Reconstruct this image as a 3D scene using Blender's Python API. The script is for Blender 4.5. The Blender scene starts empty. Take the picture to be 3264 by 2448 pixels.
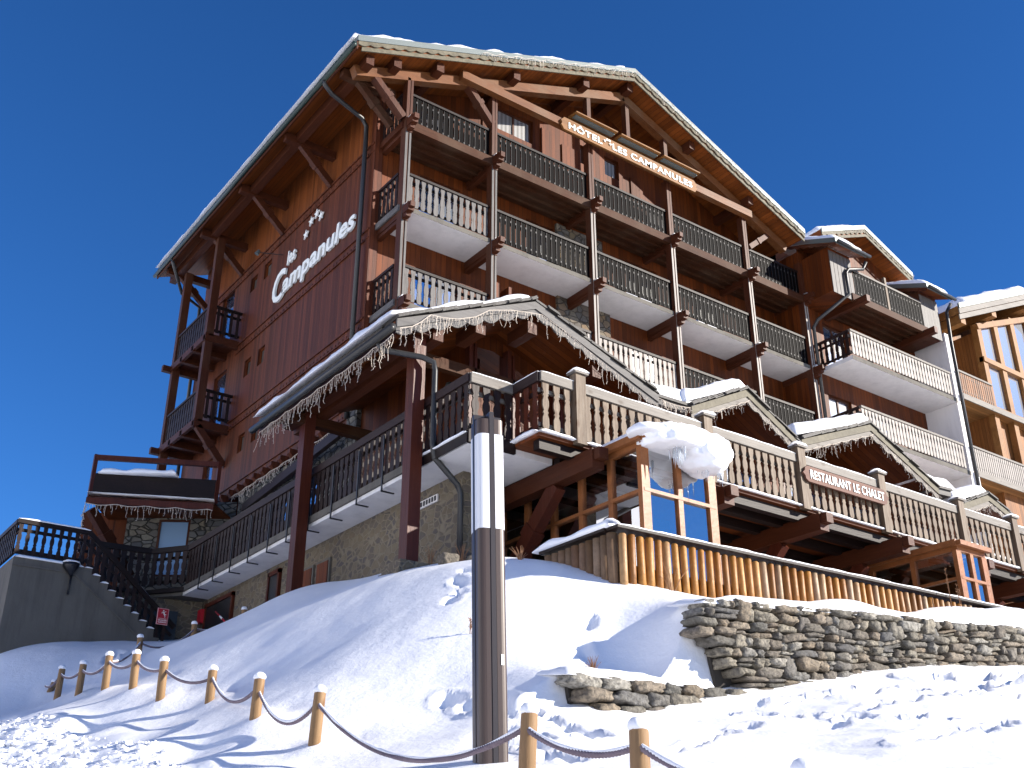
import bpy, math, random
import numpy as np
from mathutils import Vector, Matrix, noise

random.seed(7)
S = bpy.context.scene
COL = S.collection
R = math.radians

# ---------------------------------------------------------------- camera
PITCH = R(25.05); HEAD = R(53.6)
cam = bpy.data.objects.new('camera', bpy.data.cameras.new('camera'))
COL.objects.link(cam)
cam.data.sensor_width = 36.0; cam.data.lens = 38.41
cam.data.clip_start = 0.05; cam.data.clip_end = 3000
hv = Vector((math.cos(HEAD), math.sin(HEAD), 0))
fw = hv*math.cos(PITCH) + Vector((0, 0, math.sin(PITCH)))
cam.location = (0, 0, 0)
cam.rotation_euler = fw.to_track_quat('-Z', 'Y').to_euler()
S.camera = cam

# ---------------------------------------------------------------- light
SUN_A = 47.0      # degrees from +X towards -Y
SUN_E = 22.5
sd = Vector((math.cos(R(SUN_E))*math.cos(R(SUN_A)), -math.cos(R(SUN_E))*math.sin(R(SUN_A)), math.sin(R(SUN_E))))
sun = bpy.data.objects.new('sun', bpy.data.lights.new('sun', 'SUN'))
COL.objects.link(sun)
sun.data.energy = 5.0; sun.data.angle = R(0.53); sun.data.color = (1.0, 0.93, 0.83)
sun.rotation_euler = sd.to_track_quat('Z', 'Y').to_euler()
W = bpy.data.worlds.new('World'); S.world = W; W.use_nodes = True
wn = W.node_tree; wn.nodes.clear()
sky = wn.nodes.new('ShaderNodeTexSky'); sky.sky_type = 'NISHITA'; sky.sun_disc = False
sky.sun_elevation = R(SUN_E); sky.sun_rotation = R(90+SUN_A)
sky.altitude = 2100; sky.air_density = 1.0; sky.dust_density = 0.0; sky.ozone_density = 7.0
bgn = wn.nodes.new('ShaderNodeBackground'); bgn.inputs['Strength'].default_value = 0.092
wo = wn.nodes.new('ShaderNodeOutputWorld')
hs_ = wn.nodes.new('ShaderNodeHueSaturation'); hs_.inputs['Saturation'].default_value = 1.12; hs_.inputs['Hue'].default_value = 0.505
wn.links.new(sky.outputs[0], hs_.inputs['Color']); wn.links.new(hs_.outputs[0], bgn.inputs[0]); wn.links.new(bgn.outputs[0], wo.inputs[0])
S.view_settings.view_transform = 'Standard'; S.view_settings.look = 'None'
S.view_settings.exposure = 1.02; S.view_settings.gamma = 1.0
S.view_settings.use_curve_mapping = False

# ---------------------------------------------------------------- materials
class NT:
    def __init__(s, name):
        s.m = bpy.data.materials.new(name); s.m.use_nodes = True
        s.t = s.m.node_tree; s.t.nodes.clear()
        s.out = s.n('ShaderNodeOutputMaterial')
        s.b = s.n('ShaderNodeBsdfPrincipled'); s.l(s.b.outputs[0], s.out.inputs[0])
    def n(s, t, **k):
        o = s.t.nodes.new(t)
        for a, v in k.items(): setattr(o, a, v)
        return o
    def l(s, a, b): s.t.links.new(a, b)
    def co(s, sc=(1, 1, 1), loc=(0, 0, 0)):
        if not hasattr(s, 'tc'): s.tc = s.n('ShaderNodeTexCoord')
        mp = s.n('ShaderNodeMapping'); s.l(s.tc.outputs['Object'], mp.inputs[0])
        mp.inputs['Scale'].default_value = sc; mp.inputs['Location'].default_value = loc
        return mp.outputs[0]
    def noise(s, sc, scale=1.0, detail=4, rough=.6, loc=(0, 0, 0)):
        q = s.n('ShaderNodeTexNoise'); s.l(s.co(sc, loc), q.inputs['Vector'])
        q.inputs['Scale'].default_value = scale; q.inputs['Detail'].default_value = detail
        q.inputs['Roughness'].default_value = rough
        return q.outputs['Fac']
    def math(s, op, a, b=None, c=None):
        q = s.n('ShaderNodeMath', operation=op)
        for i, v in enumerate((a, b, c)):
            if v is None: continue
            if isinstance(v, (int, float)): q.inputs[i].default_value = v
            else: s.l(v, q.inputs[i])
        return q.outputs[0]
    def ramp(s, f, stops):
        q = s.n('ShaderNodeValToRGB'); s.l(f, q.inputs[0])
        e = q.color_ramp.elements
        while len(e) < len(stops): e.new(0.5)
        for i, (p, c) in enumerate(stops):
            e[i].position = p; e[i].color = (c[0], c[1], c[2], 1)
        return q.outputs[0]
    def mix(s, f, a, b, mode='MIX'):
        q = s.n('ShaderNodeMix', data_type='RGBA', blend_type=mode)
        if isinstance(f, (int, float)): q.inputs[0].default_value = f
        else: s.l(f, q.inputs[0])
        for i, v in ((6, a), (7, b)):
            if isinstance(v, tuple): q.inputs[i].default_value = (v[0], v[1], v[2], 1)
            else: s.l(v, q.inputs[i])
        return q.outputs[2]
    def bump(s, h, strength=.4, dist=.02):
        q = s.n('ShaderNodeBump'); q.inputs['Strength'].default_value = strength
        q.inputs['Distance'].default_value = dist; s.l(h, q.inputs['Height'])
        s.l(q.outputs[0], s.b.inputs['Normal'])
    def set(s, **k):
        for a, v in k.items():
            i = s.b.inputs[a.replace('_', ' ')]
            if isinstance(v, tuple): i.default_value = (v[0], v[1], v[2], 1) if len(v) == 3 else v
            elif isinstance(v, (int, float)): i.default_value = v
            else: s.l(v, i)

def wood(name, c1, c2, grain='Z', plank=None, pw=.12, rough=.62, knots=None, spec=.18, fade=None, gs=1.0, k=.56):
    c1 = tuple(a*k for a in c1); c2 = tuple(a*k for a in c2)
    if knots: knots = tuple(a*k for a in knots)
    if fade: fade = tuple(a*k*.8 for a in fade)
    t = NT(name)
    sc = {'Z': (14, 14, 1.1), 'X': (1.1, 14, 14), 'Y': (14, 1.1, 14), 'N': (6, 6, 6)}[grain]
    sc = tuple(a*gs for a in sc)
    g = t.noise(sc, 1.6, 6, .65)
    big = t.noise((.5, .5, .35), 1.3, 3)
    col = t.ramp(g, [(.28, c1), (.72, c2)])
    col = t.mix(t.math('MULTIPLY', big, .55), col, tuple(a*.62 for a in c1))
    st_ = t.noise({'Z': (3.2, 3.2, .22), 'X': (.22, 3.2, 3.2), 'Y': (3.2, .22, 3.2), 'N': (2, 2, 2)}[grain], 1.0, 5, .7, (7, 3, 1))
    sm_ = t.n('ShaderNodeMapRange'); sm_.inputs['From Min'].default_value = .46; sm_.inputs['From Max'].default_value = .72; t.l(st_, sm_.inputs['Value'])
    col = t.mix(t.math('MULTIPLY', sm_.outputs[0], .55), col, tuple(a*.42 for a in c1))
    h = g
    if fade is not None:     # weathered patches
        fm = t.ramp(t.noise((.9, .9, .5), 1.7, 5), [(.45, (0, 0, 0)), (.68, (1, 1, 1))])
        col = t.mix(t.math('MULTIPLY', fm, .75), col, fade)
    if knots:
        v = t.n('ShaderNodeTexVoronoi'); v.inputs['Scale'].default_value = 1
        t.l(t.co({'Z': (5, 5, 2.6), 'X': (2.6, 5, 5), 'Y': (5, 2.6, 5), 'N': (4, 4, 4)}[grain]), v.inputs['Vector'])
        km = t.ramp(v.outputs['Distance'], [(.1, (1, 1, 1)), (.24, (0, 0, 0))])
        col = t.mix(t.math('MULTIPLY', km, .7), col, knots)
    if plank:
        sp = t.n('ShaderNodeSeparateXYZ'); t.l(t.co(), sp.inputs[0])
        a = {'X': sp.outputs[0], 'Y': sp.outputs[1], 'Z': sp.outputs[2]}
        c = a[plank] if plank in a else t.math('ADD', sp.outputs[0], sp.outputs[1])
        d = t.math('DIVIDE', c, pw)
        wnz = t.n('ShaderNodeTexWhiteNoise', noise_dimensions='1D'); t.l(t.math('FLOOR', d), wnz.inputs['W'])
        val = t.math('MULTIPLY_ADD', wnz.outputs['Value'], .58, .66)
        q = t.n('ShaderNodeMix', data_type='RGBA', blend_type='MULTIPLY'); q.inputs[0].default_value = 1
        cc = t.n('ShaderNodeCombineColor')
        for i in range(3): t.l(val, cc.inputs[i])
        t.l(col, q.inputs[6]); t.l(cc.outputs[0], q.inputs[7]); col = q.outputs[2]
        fr = t.math('FRACT', d)
        gr = t.math('MULTIPLY', t.math('LESS_THAN', fr, .09), 1.0)
        col = t.mix(t.math('MULTIPLY', gr, .72), col, tuple(a*.22 for a in c1))
        h = t.math('SUBTRACT', t.math('MULTIPLY', g, .35), gr)
    t.set(Base_Color=col, Roughness=rough, Specular_IOR_Level=spec)
    t.bump(h, .5, .012)
    return t.m

def plain(name, c, rough=.6, metal=0.0, var=.18, vs=3.0, bump=.15, spec=.5, streak=0):
    t = NT(name)
    n1 = t.noise((vs, vs, vs), 1, 5)
    col = t.mix(t.math('MULTIPLY', n1, var*2), c, tuple(a*(1-var*2.2) if a*(1-var*2.2) > 0 else 0 for a in c))
    if streak:
        sn = t.noise((2.6, 2.6, .3), 1, 6, .7, (3, 1, 0)); mr = t.n('ShaderNodeMapRange'); mr.inputs['From Min'].default_value = .45; mr.inputs['From Max'].default_value = .75; t.l(sn, mr.inputs['Value'])
        col = t.mix(t.math('MULTIPLY', mr.outputs[0], streak), col, tuple(a*.35 for a in c))
    t.set(Base_Color=col, Roughness=rough, Metallic=metal, Specular_IOR_Level=spec)
    t.bump(t.noise((vs*9,)*3, 1, 4), bump, .01)
    return t.m

def stonewall(name, cols, mortar, scale=2.6, sq=1.7, mw=.05, bump=.9):
    t = NT(name)
    wv = t.n('ShaderNodeTexNoise'); t.l(t.co((1, 1, 1)), wv.inputs['Vector']); wv.inputs['Scale'].default_value = 3.0
    mp = t.n('ShaderNodeVectorMath', operation='MULTIPLY_ADD')
    t.l(wv.outputs['Color'], mp.inputs[0]); mp.inputs[1].default_value = (.3, .3, .35); t.l(t.co((scale, scale, scale*sq)), mp.inputs[2])
    v = t.n('ShaderNodeTexVoronoi'); v.inputs['Randomness'].default_value = .85; v.inputs['Scale'].default_value = 1; t.l(mp.outputs[0], v.inputs['Vector'])
    e = t.n('ShaderNodeTexVoronoi', feature='DISTANCE_TO_EDGE'); e.inputs['Randomness'].default_value = .85; e.inputs['Scale'].default_value = 1; t.l(mp.outputs[0], e.inputs['Vector'])
    sp = t.n('ShaderNodeSeparateColor'); t.l(v.outputs['Color'], sp.inputs[0])
    col = t.ramp(sp.outputs[0], [(i/(len(cols)-1), c) for i, c in enumerate(cols)])
    nz = t.noise((9, 9, 9), 1, 6)
    col = t.mix(t.math('MULTIPLY', nz, .75), col, tuple(a*.4 for a in cols[0]))
    edge = t.ramp(e.outputs['Distance'], [(mw*.5, (0, 0, 0)), (mw*1.6, (1, 1, 1))])
    ec = t.n('ShaderNodeSeparateColor'); t.l(edge, ec.inputs[0])
    col = t.mix(ec.outputs[0], mortar, col)
    t.set(Base_Color=col, Roughness=.9, Specular_IOR_Level=.25)
    t.bump(t.math('MULTIPLY_ADD', nz, .35, ec.outputs[0]), bump, .04)
    return t.m

def snowmat(name, bs=.45, sc=26):
    t = NT(name)
    n1 = t.noise((sc, sc, sc), 1, 6, .7)
    n2 = t.noise((2.2, 2.2, 2.2), 1, 4)
    col = t.mix(n2, (.91, .915, .93), (.86, .87, .89))
    t.set(Base_Color=col, Roughness=.55, Specular_IOR_Level=.35)
    t.bump(t.math('MULTIPLY_ADD', n1, .5, t.math('MULTIPLY', n2, 2.0)), bs, .03)
    return t.m

def island(name, cols, rough=.85, ns=14, bump=.6, spec=.3, dirt=.6):
    t = NT(name)
    g = t.n('ShaderNodeNewGeometry')
    col = t.ramp(g.outputs['Random Per Island'], [(i/(len(cols)-1), c) for i, c in enumerate(cols)])
    nz = t.noise((ns, ns, ns), 1, 6, .65)
    dm = t.n('ShaderNodeMapRange'); dm.inputs['From Min'].default_value = .38; dm.inputs['From Max'].default_value = .68; t.l(nz, dm.inputs['Value'])
    col = t.mix(t.math('MULTIPLY', dm.outputs[0], min(.95, dirt*.75)), col, tuple(a*.28 for a in cols[0]))
    t.set(Base_Color=col, Roughness=rough, Specular_IOR_Level=spec)
    t.bump(nz, bump, .03)
    return t.m

def glass(name, tint=(.02, .03, .05), refl=.5, curtain=None):
    t = NT(name)
    base = tint
    if curtain:
        sp = t.n('ShaderNodeSeparateXYZ'); t.l(t.co(), sp.inputs[0])
        w = t.math('SINE', t.math('MULTIPLY', t.math('ADD', sp.outputs[0], sp.outputs[1]), 42))
        base = t.ramp(t.math('MULTIPLY_ADD', w, .5, .5), [(0, tuple(a*.45 for a in curtain)), (1, curtain)])
    t.set(Base_Color=base, Roughness=.35)
    gl = t.n('ShaderNodeBsdfGlossy'); gl.inputs['Roughness'].default_value = .02; gl.inputs['Color'].default_value = (.85, .9, 1, 1)
    fr = t.n('ShaderNodeFresnel'); fr.inputs['IOR'].default_value = 1.9
    mx = t.n('ShaderNodeMixShader'); t.l(t.math('MULTIPLY_ADD', fr.outputs[0], .8, refl*.5), mx.inputs[0])
    t.l(t.b.outputs[0], mx.inputs[1]); t.l(gl.outputs[0], mx.inputs[2]); t.l(mx.outputs[0], t.out.inputs[0])
    return t.m

def clearglass(name, refl=.22):
    t = NT(name)
    tr = t.n('ShaderNodeBsdfTransparent'); tr.inputs[0].default_value = (.82, .85, .86, 1)
    gl = t.n('ShaderNodeBsdfGlossy'); gl.inputs['Roughness'].default_value = .015
    fr = t.n('ShaderNodeFresnel'); fr.inputs['IOR'].default_value = 1.6
    mx = t.n('ShaderNodeMixShader'); t.l(t.math('MULTIPLY_ADD', fr.outputs[0], .9, refl), mx.inputs[0])
    t.l(tr.outputs[0], mx.inputs[1]); t.l(gl.outputs[0], mx.inputs[2]); t.l(mx.outputs[0], t.out.inputs[0])
    t.t.nodes.remove(t.b)
    return t.m

M = dict(
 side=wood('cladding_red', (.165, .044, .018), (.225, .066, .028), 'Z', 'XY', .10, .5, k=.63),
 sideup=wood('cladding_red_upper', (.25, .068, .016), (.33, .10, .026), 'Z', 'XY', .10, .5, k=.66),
 front=wood('cladding_orange', (.175, .036, .0055), (.27, .070, .012), 'Z', 'XY', .16, .55),
 soffit=wood('soffit_boards', (.34, .085, .014), (.45, .13, .026), 'Y', 'X', .14, .55),
 soffit_y=wood('soffit_boards_y', (.28, .072, .014), (.36, .10, .022), 'X', 'Y', .16, .55),
 trussx=wood('truss_honey', (.20, .065, .020), (.34, .135, .045), 'X', None, rough=.5, fade=(.30, .17, .09)),
 ceil=wood('ceiling_boards', (.22, .055, .012), (.30, .08, .02), 'X', 'Y', .16, .55),
 beamx=wood('timber_x', (.075, .026, .011), (.15, .055, .024), 'X', None, rough=.6, spec=.1, fade=(.15, .085, .05)),
 beamy=wood('timber_y', (.10, .027, .011), (.17, .050, .020), 'Y', None, rough=.5),
 beamz=wood('timber_z', (.10, .028, .012), (.18, .055, .024), 'Z', None, rough=.5, fade=(.17, .08, .045)),
 column=wood('column_red', (.11, .026, .014), (.20, .050, .024), 'Z', None, rough=.4),
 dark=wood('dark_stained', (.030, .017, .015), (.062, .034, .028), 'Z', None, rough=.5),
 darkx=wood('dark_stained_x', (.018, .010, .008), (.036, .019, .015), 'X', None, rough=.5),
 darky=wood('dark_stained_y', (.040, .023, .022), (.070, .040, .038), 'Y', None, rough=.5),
 picket=wood('picket_shadow_black', (.004, .003, .003), (.008, .006, .005), 'Z', None, rough=.6, spec=.04),  # black boards stand in for the shadowed gaps of the railing
 weather=wood('weathered_z', (.155, .085, .042), (.47, .38, .28), 'Z', None, rough=.55, knots=(.11, .045, .016)),
 weatherx=wood('weathered_x', (.24, .21, .18), (.42, .38, .33), 'X', None, rough=.55, knots=(.12, .085, .06)),
 sunlit_edge=wood('sunlit_rail_edges', (.07, .062, .058), (.14, .13, .125), 'Z', None, rough=.5),  # pale tone paints sunlight on picket edges and rail blocks
 greyb=wood('greyed_balusters', (.15, .135, .125), (.27, .255, .245), 'Z', None, rough=.5, knots=(.12, .09, .07)),
 paleb=wood('pale_balusters', (.44, .38, .33), (.62, .57, .52), 'Z', None, rough=.5),
 fasc=wood('bargeboard', (.18, .155, .10), (.34, .30, .21), 'N', None, rough=.6),
 greyfasc=wood('grey_bargeboard', (.13, .12, .115), (.24, .23, .215), 'X', None, rough=.6, k=.8),
 pale=wood('pale_timber', (.40, .17, .045), (.56, .27, .09), 'N', None, rough=.55),
 palep=wood('pale_cladding', (.36, .135, .035), (.50, .21, .07), 'Z', 'XY', .13, .55),
 palec=wood('pale_ceiling', (.48, .22, .07), (.60, .30, .11), 'X', 'Y', .13, .55),
 frame=wood('veranda_frame', (.44, .155, .05), (.58, .23, .085), 'N', None, rough=.4),
 signw=wood('sign_board', (.34, .14, .035), (.46, .21, .06), 'X', None, rough=.5),
 signr=wood('restaurant_board', (.22, .10, .07), (.32, .16, .115), 'X', None, rough=.6),
 post=wood('round_post', (.45, .26, .12), (.62, .40, .21), 'Z', None, rough=.6, knots=(.22, .10, .04)),
 logs=island('palisade_logs', [(.27, .105, .014), (.36, .16, .028), (.20, .075, .012), (.42, .20, .045), (.30, .21, .13), (.32, .135, .02), (.16, .07, .02)], .5, 9, .4, .4, .55),
 logs_grey=island('palisade_logs_side', [(.19, .10, .055), (.29, .20, .13), (.14, .08, .04), (.24, .15, .085)], .7, 9, .5, .3, .6),
 metal=plain('grey_flashing', (.115, .135, .13), .45, .3, .1),
 metalg=plain('green_flashing', (.24, .36, .31), .45, .2, .1),
 pipe=plain('dark_pipe', (.030, .029, .027), .4, .1, .2),
 pipeg=plain('green_gutter', (.022, .040, .034), .4, .1, .2),
 slate=island('slate_tiles', [(.035, .032, .030), (.07, .062, .055), (.05, .045, .04), (.09, .085, .075)], .6, 12, .6, .4),
 plaster=plain('white_soffit', (.72, .70, .68), .8, 0, .11, .8, .15, streak=.28),
 concrete=plain('concrete', (.145, .132, .11), .9, 0, .30, .9, .6, streak=.75),
 bstone=stonewall('mortared_stone', [(.17, .135, .09), (.22, .18, .12), (.13, .11, .09), (.105, .095, .095), (.20, .16, .10)], (.185, .155, .11), 4.6, 1.6, .07, .6),
 astone=stonewall('annex_stone', [(.13, .13, .125), (.26, .245, .20), (.18, .185, .18), (.11, .115, .125), (.32, .28, .20)], (.04, .04, .036), 3.4, 1.9, .045, 1.0),
 pstone=stonewall('pillar_stone', [(.17, .13, .08), (.11, .11, .115), (.23, .155, .09), (.085, .09, .10), (.24, .20, .145)], (.06, .05, .04), 3.6, 1.5, .045, .8),
 dry=island('dry_stones', [(.19, .17, .135), (.33, .29, .22), (.13, .125, .11), (.25, .19, .13), (.40, .375, .32), (.11, .11, .112), (.28, .22, .15), (.17, .165, .155)], .75, 18, 1.4, .4, 1.3),
 core=plain('wall_core', (.035, .03, .025), .95),
 snow=snowmat('snow'), snowg=snowmat('snow_ground_surface', .42, 20),
 glass=glass('window_glass', (.012, .02, .04), .5),
 glass_sky=glass('gable_glass_sky_tint', (.05, .12, .30), .9),  # blue base colour stands in for reflected sky
 glassb=glass('window_glass_bright', (.05, .09, .16), .9),
 curtain=glass('curtained_glass', (.02, .02, .03), .12, (.32, .315, .31)),
 clear=clearglass('veranda_glass', .48),
 skypane=plain('sky_reflection_pane', (.22, .36, .55), .25, 0, .05, 4, .02),  # pale blue painted in place of the sky's reflection in a pane
 white=plain('white_letters', (.80, .82, .77), .5, 0, .03, 3, .02),
 cable=plain('light_cable', (.62, .54, .45), .5, 0, .05, 3, 0),
 rope=wood('rope_fibre', (.34, .26, .30), (.48, .39, .42), 'N', None, rough=.9),
 lampb=plain('lamp_brown_metal', (.055, .036, .028), .38, .15, .08, 2, .03),
 lampd=plain('lamp_dark_metal', (.028, .022, .022), .4, .2, .08, 2, .03),
 diff=plain('opal_diffuser', (.62, .63, .65), .3, 0, .03, 2, .02),
 red=plain('red_sign', (.40, .008, .02), .45, 0, .05, 2, .02),
 pink=plain('pale_print', (.80, .45, .45), .5, 0, .03, 2, .02),
 black=plain('black_metal', (.012, .012, .014), .4, .2, .1),
 interior=plain('interior_dark', (.05, .035, .025), .8),
 twig=plain('dry_twigs', (.30, .15, .07), .8, 0, .2),
 ice=None,
)
_t = NT('ice'); _t.set(Base_Color=(.9, .95, 1), Roughness=.1, Transmission_Weight=.6, IOR=1.31); M['ice'] = _t.m
_t = NT('soffit_glow'); M['soffit'] = M['soffit']

# ---------------------------------------------------------------- mesh builder
V3 = Vector
class MB:
    def __init__(s): s.v = []; s.f = []
    def add(s, vs, fs):
        o = len(s.v); s.v.extend([tuple(v) for v in vs]); s.f.extend([tuple(i+o for i in f) for f in fs]); return s
    def box(s, x0, x1, y0, y1, z0, z1):
        vs = [(x, y, z) for z in (z0, z1) for y in (y0, y1) for x in (x0, x1)]
        return s.add(vs, [(0, 2, 3, 1), (4, 5, 7, 6), (0, 1, 5, 4), (2, 6, 7, 3), (0, 4, 6, 2), (1, 3, 7, 5)])
    def beam(s, p, q, w, h, up=(0, 0, 1), ext=0):
        p = V3(p); q = V3(q); d = (q-p).normalized(); p = p-d*ext; q = q+d*ext
        up = V3(up)
        if abs(d.dot(up)) > .98: up = V3((0, 1, 0))
        r = d.cross(up).normalized(); u = r.cross(d).normalized()
        vs = [a + r*(i*w/2) + u*(j*h/2) for a in (p, q) for i, j in ((-1, -1), (1, -1), (1, 1), (-1, 1))]
        return s.add(vs, [(0, 3, 2, 1), (4, 5, 6, 7), (0, 1, 5, 4), (1, 2, 6, 5), (2, 3, 7, 6), (3, 0, 4, 7)])
    def prism(s, poly, off):
        poly = [V3(p) for p in poly]; off = V3(off); n = len(poly)
        return s.add(poly + [p+off for p in poly], [tuple(range(n-1, -1, -1)), tuple(range(n, 2*n))] + [(i, (i+1) % n, n+(i+1) % n, n+i) for i in range(n)])
    def quad(s, a, b, c, d): return s.add([a, b, c, d], [(0, 1, 2, 3)])
    def tube(s, pts, r, n=8, caps=True, closed=False):
        pts = [V3(p) for p in pts]; m = len(pts); rings = []
        rr = r if isinstance(r, (list, tuple)) else [r]*m
        ref = V3((0, 0, 1))
        for i, p in enumerate(pts):
            d = (pts[min(i+1, m-1)] - pts[max(i-1, 0)])
            if d.length < 1e-9: d = V3((0, 0, 1))
            d.normalize()
            if abs(d.dot(ref)) > .95: ref = V3((1, 0, 0)) if abs(d.x) < .9 else V3((0, 1, 0))
            u = (ref - d*ref.dot(d)).normalized(); w = d.cross(u); ref = u
            rings.append([p + (u*math.cos(2*math.pi*k/n) + w*math.sin(2*math.pi*k/n))*rr[i] for k in range(n)])
        vs = [v for g in rings for v in g]
        fs = [(i*n+k, i*n+(k+1) % n, (i+1)*n+(k+1) % n, (i+1)*n+k) for i in range(m-1) for k in range(n)]
        if caps: fs += [tuple(range(n-1, -1, -1)), tuple((m-1)*n+k for k in range(n))]
        return s.add(vs, fs)
    def build(s, name, m, parent=None, smooth=False):
        me = bpy.data.meshes.new(name); me.from_pydata(s.v, [], s.f); me.materials.append(M[m] if isinstance(m, str) else m)
        if smooth: me.polygons.foreach_set('use_smooth', [True]*len(me.polygons))
        me.update()
        o = bpy.data.objects.new(name, me); COL.objects.link(o)
        if parent is not None:
            o.parent = parent
            w = parent.get('_o'); 
            if w is not None: o.matrix_parent_inverse = Matrix.Translation(-V3(w))
        return o

def tag(o, label, cat, group=None):
    o['label'] = label; o['category'] = cat
    if group: o['group'] = group
    return o
def thing(name, label, cat, loc=(0, 0, 0), group=None, local=False):
    o = bpy.data.objects.new(name, None); COL.objects.link(o); o.location = loc; o.empty_display_size = .2
    tag(o, label, cat, group)
    if not local: o['_o'] = tuple(float(a) for a in loc)
    return o
def copy_tree(o, parent=None):
    c = o.copy(); COL.objects.link(c)
    if parent is not None: c.parent = parent
    for ch in list(o.children): copy_tree(ch, c)
    return c
def lerp(a, b, t): return tuple(x+(y-x)*t for x, y in zip(a, b))

def text_mesh(body, size, depth=.03, shear=0, space=1.0, offset=0.0, font_scale_x=1.0):
    cu = bpy.data.curves.new('lettering', 'FONT'); cu.body = body; cu.size = size; cu.extrude = depth/2
    cu.shear = shear; cu.space_character = space; cu.offset = offset; cu.resolution_u = 3
    o = bpy.data.objects.new('lettering', cu); COL.objects.link(o)
    dg = bpy.context.evaluated_depsgraph_get(); dg.update()
    me = bpy.data.meshes.new_from_object(o.evaluated_get(dg))
    bpy.data.objects.remove(o); bpy.data.curves.remove(cu)
    for v in me.vertices: v.co.x *= font_scale_x
    return me
def place_text(me, name, m, parent, origin, xdir, ydir):
    x = V3(xdir).normalized(); y = V3(ydir).normalized(); z = x.cross(y)
    mt = Matrix((x, y, z)).transposed().to_4x4(); mt.translation = V3(origin)
    me.transform(mt); me.materials.clear(); me.materials.append(M[m])
    o = bpy.data.objects.new(name, me); COL.objects.link(o)
    if parent is not None:
        o.parent = parent
        if parent.get('_o') is not None: o.matrix_parent_inverse = Matrix.Translation(-V3(parent['_o']))
    return o
def star(mb, c, r, xdir, ydir, th=.03):
    x = V3(xdir); y = V3(ydir); n = x.cross(y)
    pts = [V3(c) + x*(math.sin(k*math.pi/5)*(r if k % 2 == 0 else r*.42)) + y*(math.cos(k*math.pi/5)*(r if k % 2 == 0 else r*.42)) for k in range(10)]
    mb.prism(pts, n*th)

# ================================================================ TERRAIN
def rbf(pts, c=.45):
    P = np.array(pts, float); n = len(P)
    d = np.sqrt(((P[:, None, :2]-P[None, :, :2])**2).sum(-1) + c*c)
    A = np.zeros((n+3, n+3)); A[:n, :n] = -d + np.eye(n)*(-.02); A[:n, n] = 1; A[:n, n+1:] = P[:, :2]; A[n, :n] = 1; A[n+1:, :n] = P[:, :2].T
    w = np.linalg.solve(A, np.r_[P[:, 2], 0, 0, 0])
    def f(x, y):
        x = np.asarray(x, float); y = np.asarray(y, float)
        r = np.full(x.shape, w[n]) + w[n+1]*x + w[n+2]*y
        for i in range(n): r = r - w[i]*np.sqrt((x-P[i, 0])**2+(y-P[i, 1])**2+c*c)
        return r
    return f
POSTS = [(5.79, 23.64, 3.61), (5.60, 21.78, 3.26), (5.46, 19.94, 3.06), (5.33, 18.06, 2.86), (5.25, 16.47, 2.66), (5.27, 15.26, 2.41),
         (5.58, 14.22, 2.29), (5.04, 11.50, 1.66), (5.09, 10.14, 1.27), (4.65, 6.20, .59), (4.52, 4.94, .31)]
common = POSTS + [
 (7.3, 22.2, 4.20), (8.6, 23.4, 4.95), (9.6, 23.1, 5.42), (4.6, 26.3, 4.05), (5.2, 26.3, 4.62), (5.75, 26.3, 4.95), (6.5, 26.3, 5.2), (7.3, 26.4, 5.35), (8.9, 26.6, 5.6), (5.9, 24.4, 4.2),
 (10.2, 15.4, 5.16), (10.2, 17, 5.42), (10.2, 19.8, 5.70), (10.2, 23, 5.65), (10.2, 26, 5.75), (9.1, 15.1, 4.86), (9.1, 19.3, 5.36), (12, 16, 5.0),
 (6.4, 21, 3.9), (7.2, 15, 3.7), (7.4, 18.5, 4.15), (6.2, 12.5, 2.55), (7.3, 12, 3.15), (8.4, 12.6, 3.95),
 (-2, 0, -1.75), (0, -4, -2.4), (0, 14, .85), (0, 24, 2.6), (3, 5, -.55), (3.2, 10, .55), (3.3, 14, 1.25), (3.4, 19, 2.2), (3.4, 24, 3.0), (-8, 14, .4), (-8, 26, 2.2),
 (4.1, 9.2, .82), (4.2, 13, 1.55), (4.3, 17, 2.25),
 (5.1, 30, 5.6), (0, 34, 3.6), (12, 34, 6.8),
 (160, 0, 20), (0, 170, 6), (-160, 0, -20), (0, -160, -45), (160, 160, 25), (-150, 150, 0), (120, -110, -15)]
fL = rbf(common + [(7.3, 8.7, 1.66), (8.3, 8.7, 1.74), (9.2, 8.7, 1.94), (9.8, 8.7, 2.06), (10.3, 8.7, 2.17), (11.4, 8.7, 2.40), (12.6, 8.7, 2.66), (14.5, 8.7, 2.93), (16.4, 8.7, 3.1), (20, 8.7, 3.5), (26, 8.7, 4.1),
   (8, 5.5, 1.02), (11, 5.5, 1.55), (15, 5.5, 2.2), (20, 5, 2.9), (6.2, 7.4, 1.08), (10, 7.2, 1.75), (13.5, 7.2, 2.35), (26, 5, 3.6)])
fU = rbf(common + [(7.2, 9.35, 2.10), (8.0, 9.4, 2.24), (8.9, 9.4, 2.36), (9.05, 10.0, 2.85), (9.55, 9.35, 3.16), (10.4, 9.35, 3.23), (12.4, 9.35, 3.40), (14.5, 9.35, 3.58), (16.6, 9.35, 3.76), (20, 9.35, 4.05), (26, 9.35, 4.6),
   (8.2, 10.5, 2.9), (9.2, 10.9, 3.55), (10.0, 10.8, 3.80), (12.8, 10.8, 4.02), (14.6, 10.8, 4.28), (17.5, 10.8, 4.62), (19.7, 10.8, 4.86), (25, 10.8, 5.2),
   (9.7, 12, 4.3), (9.6, 13.5, 4.72), (12, 12.5, 4.1), (15, 13, 4.1), (20, 13, 4.4), (26, 13, 4.6), (14, 18, 4.2), (24, 18, 4.6),
   (6.6, 9.6, 1.75)])
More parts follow.
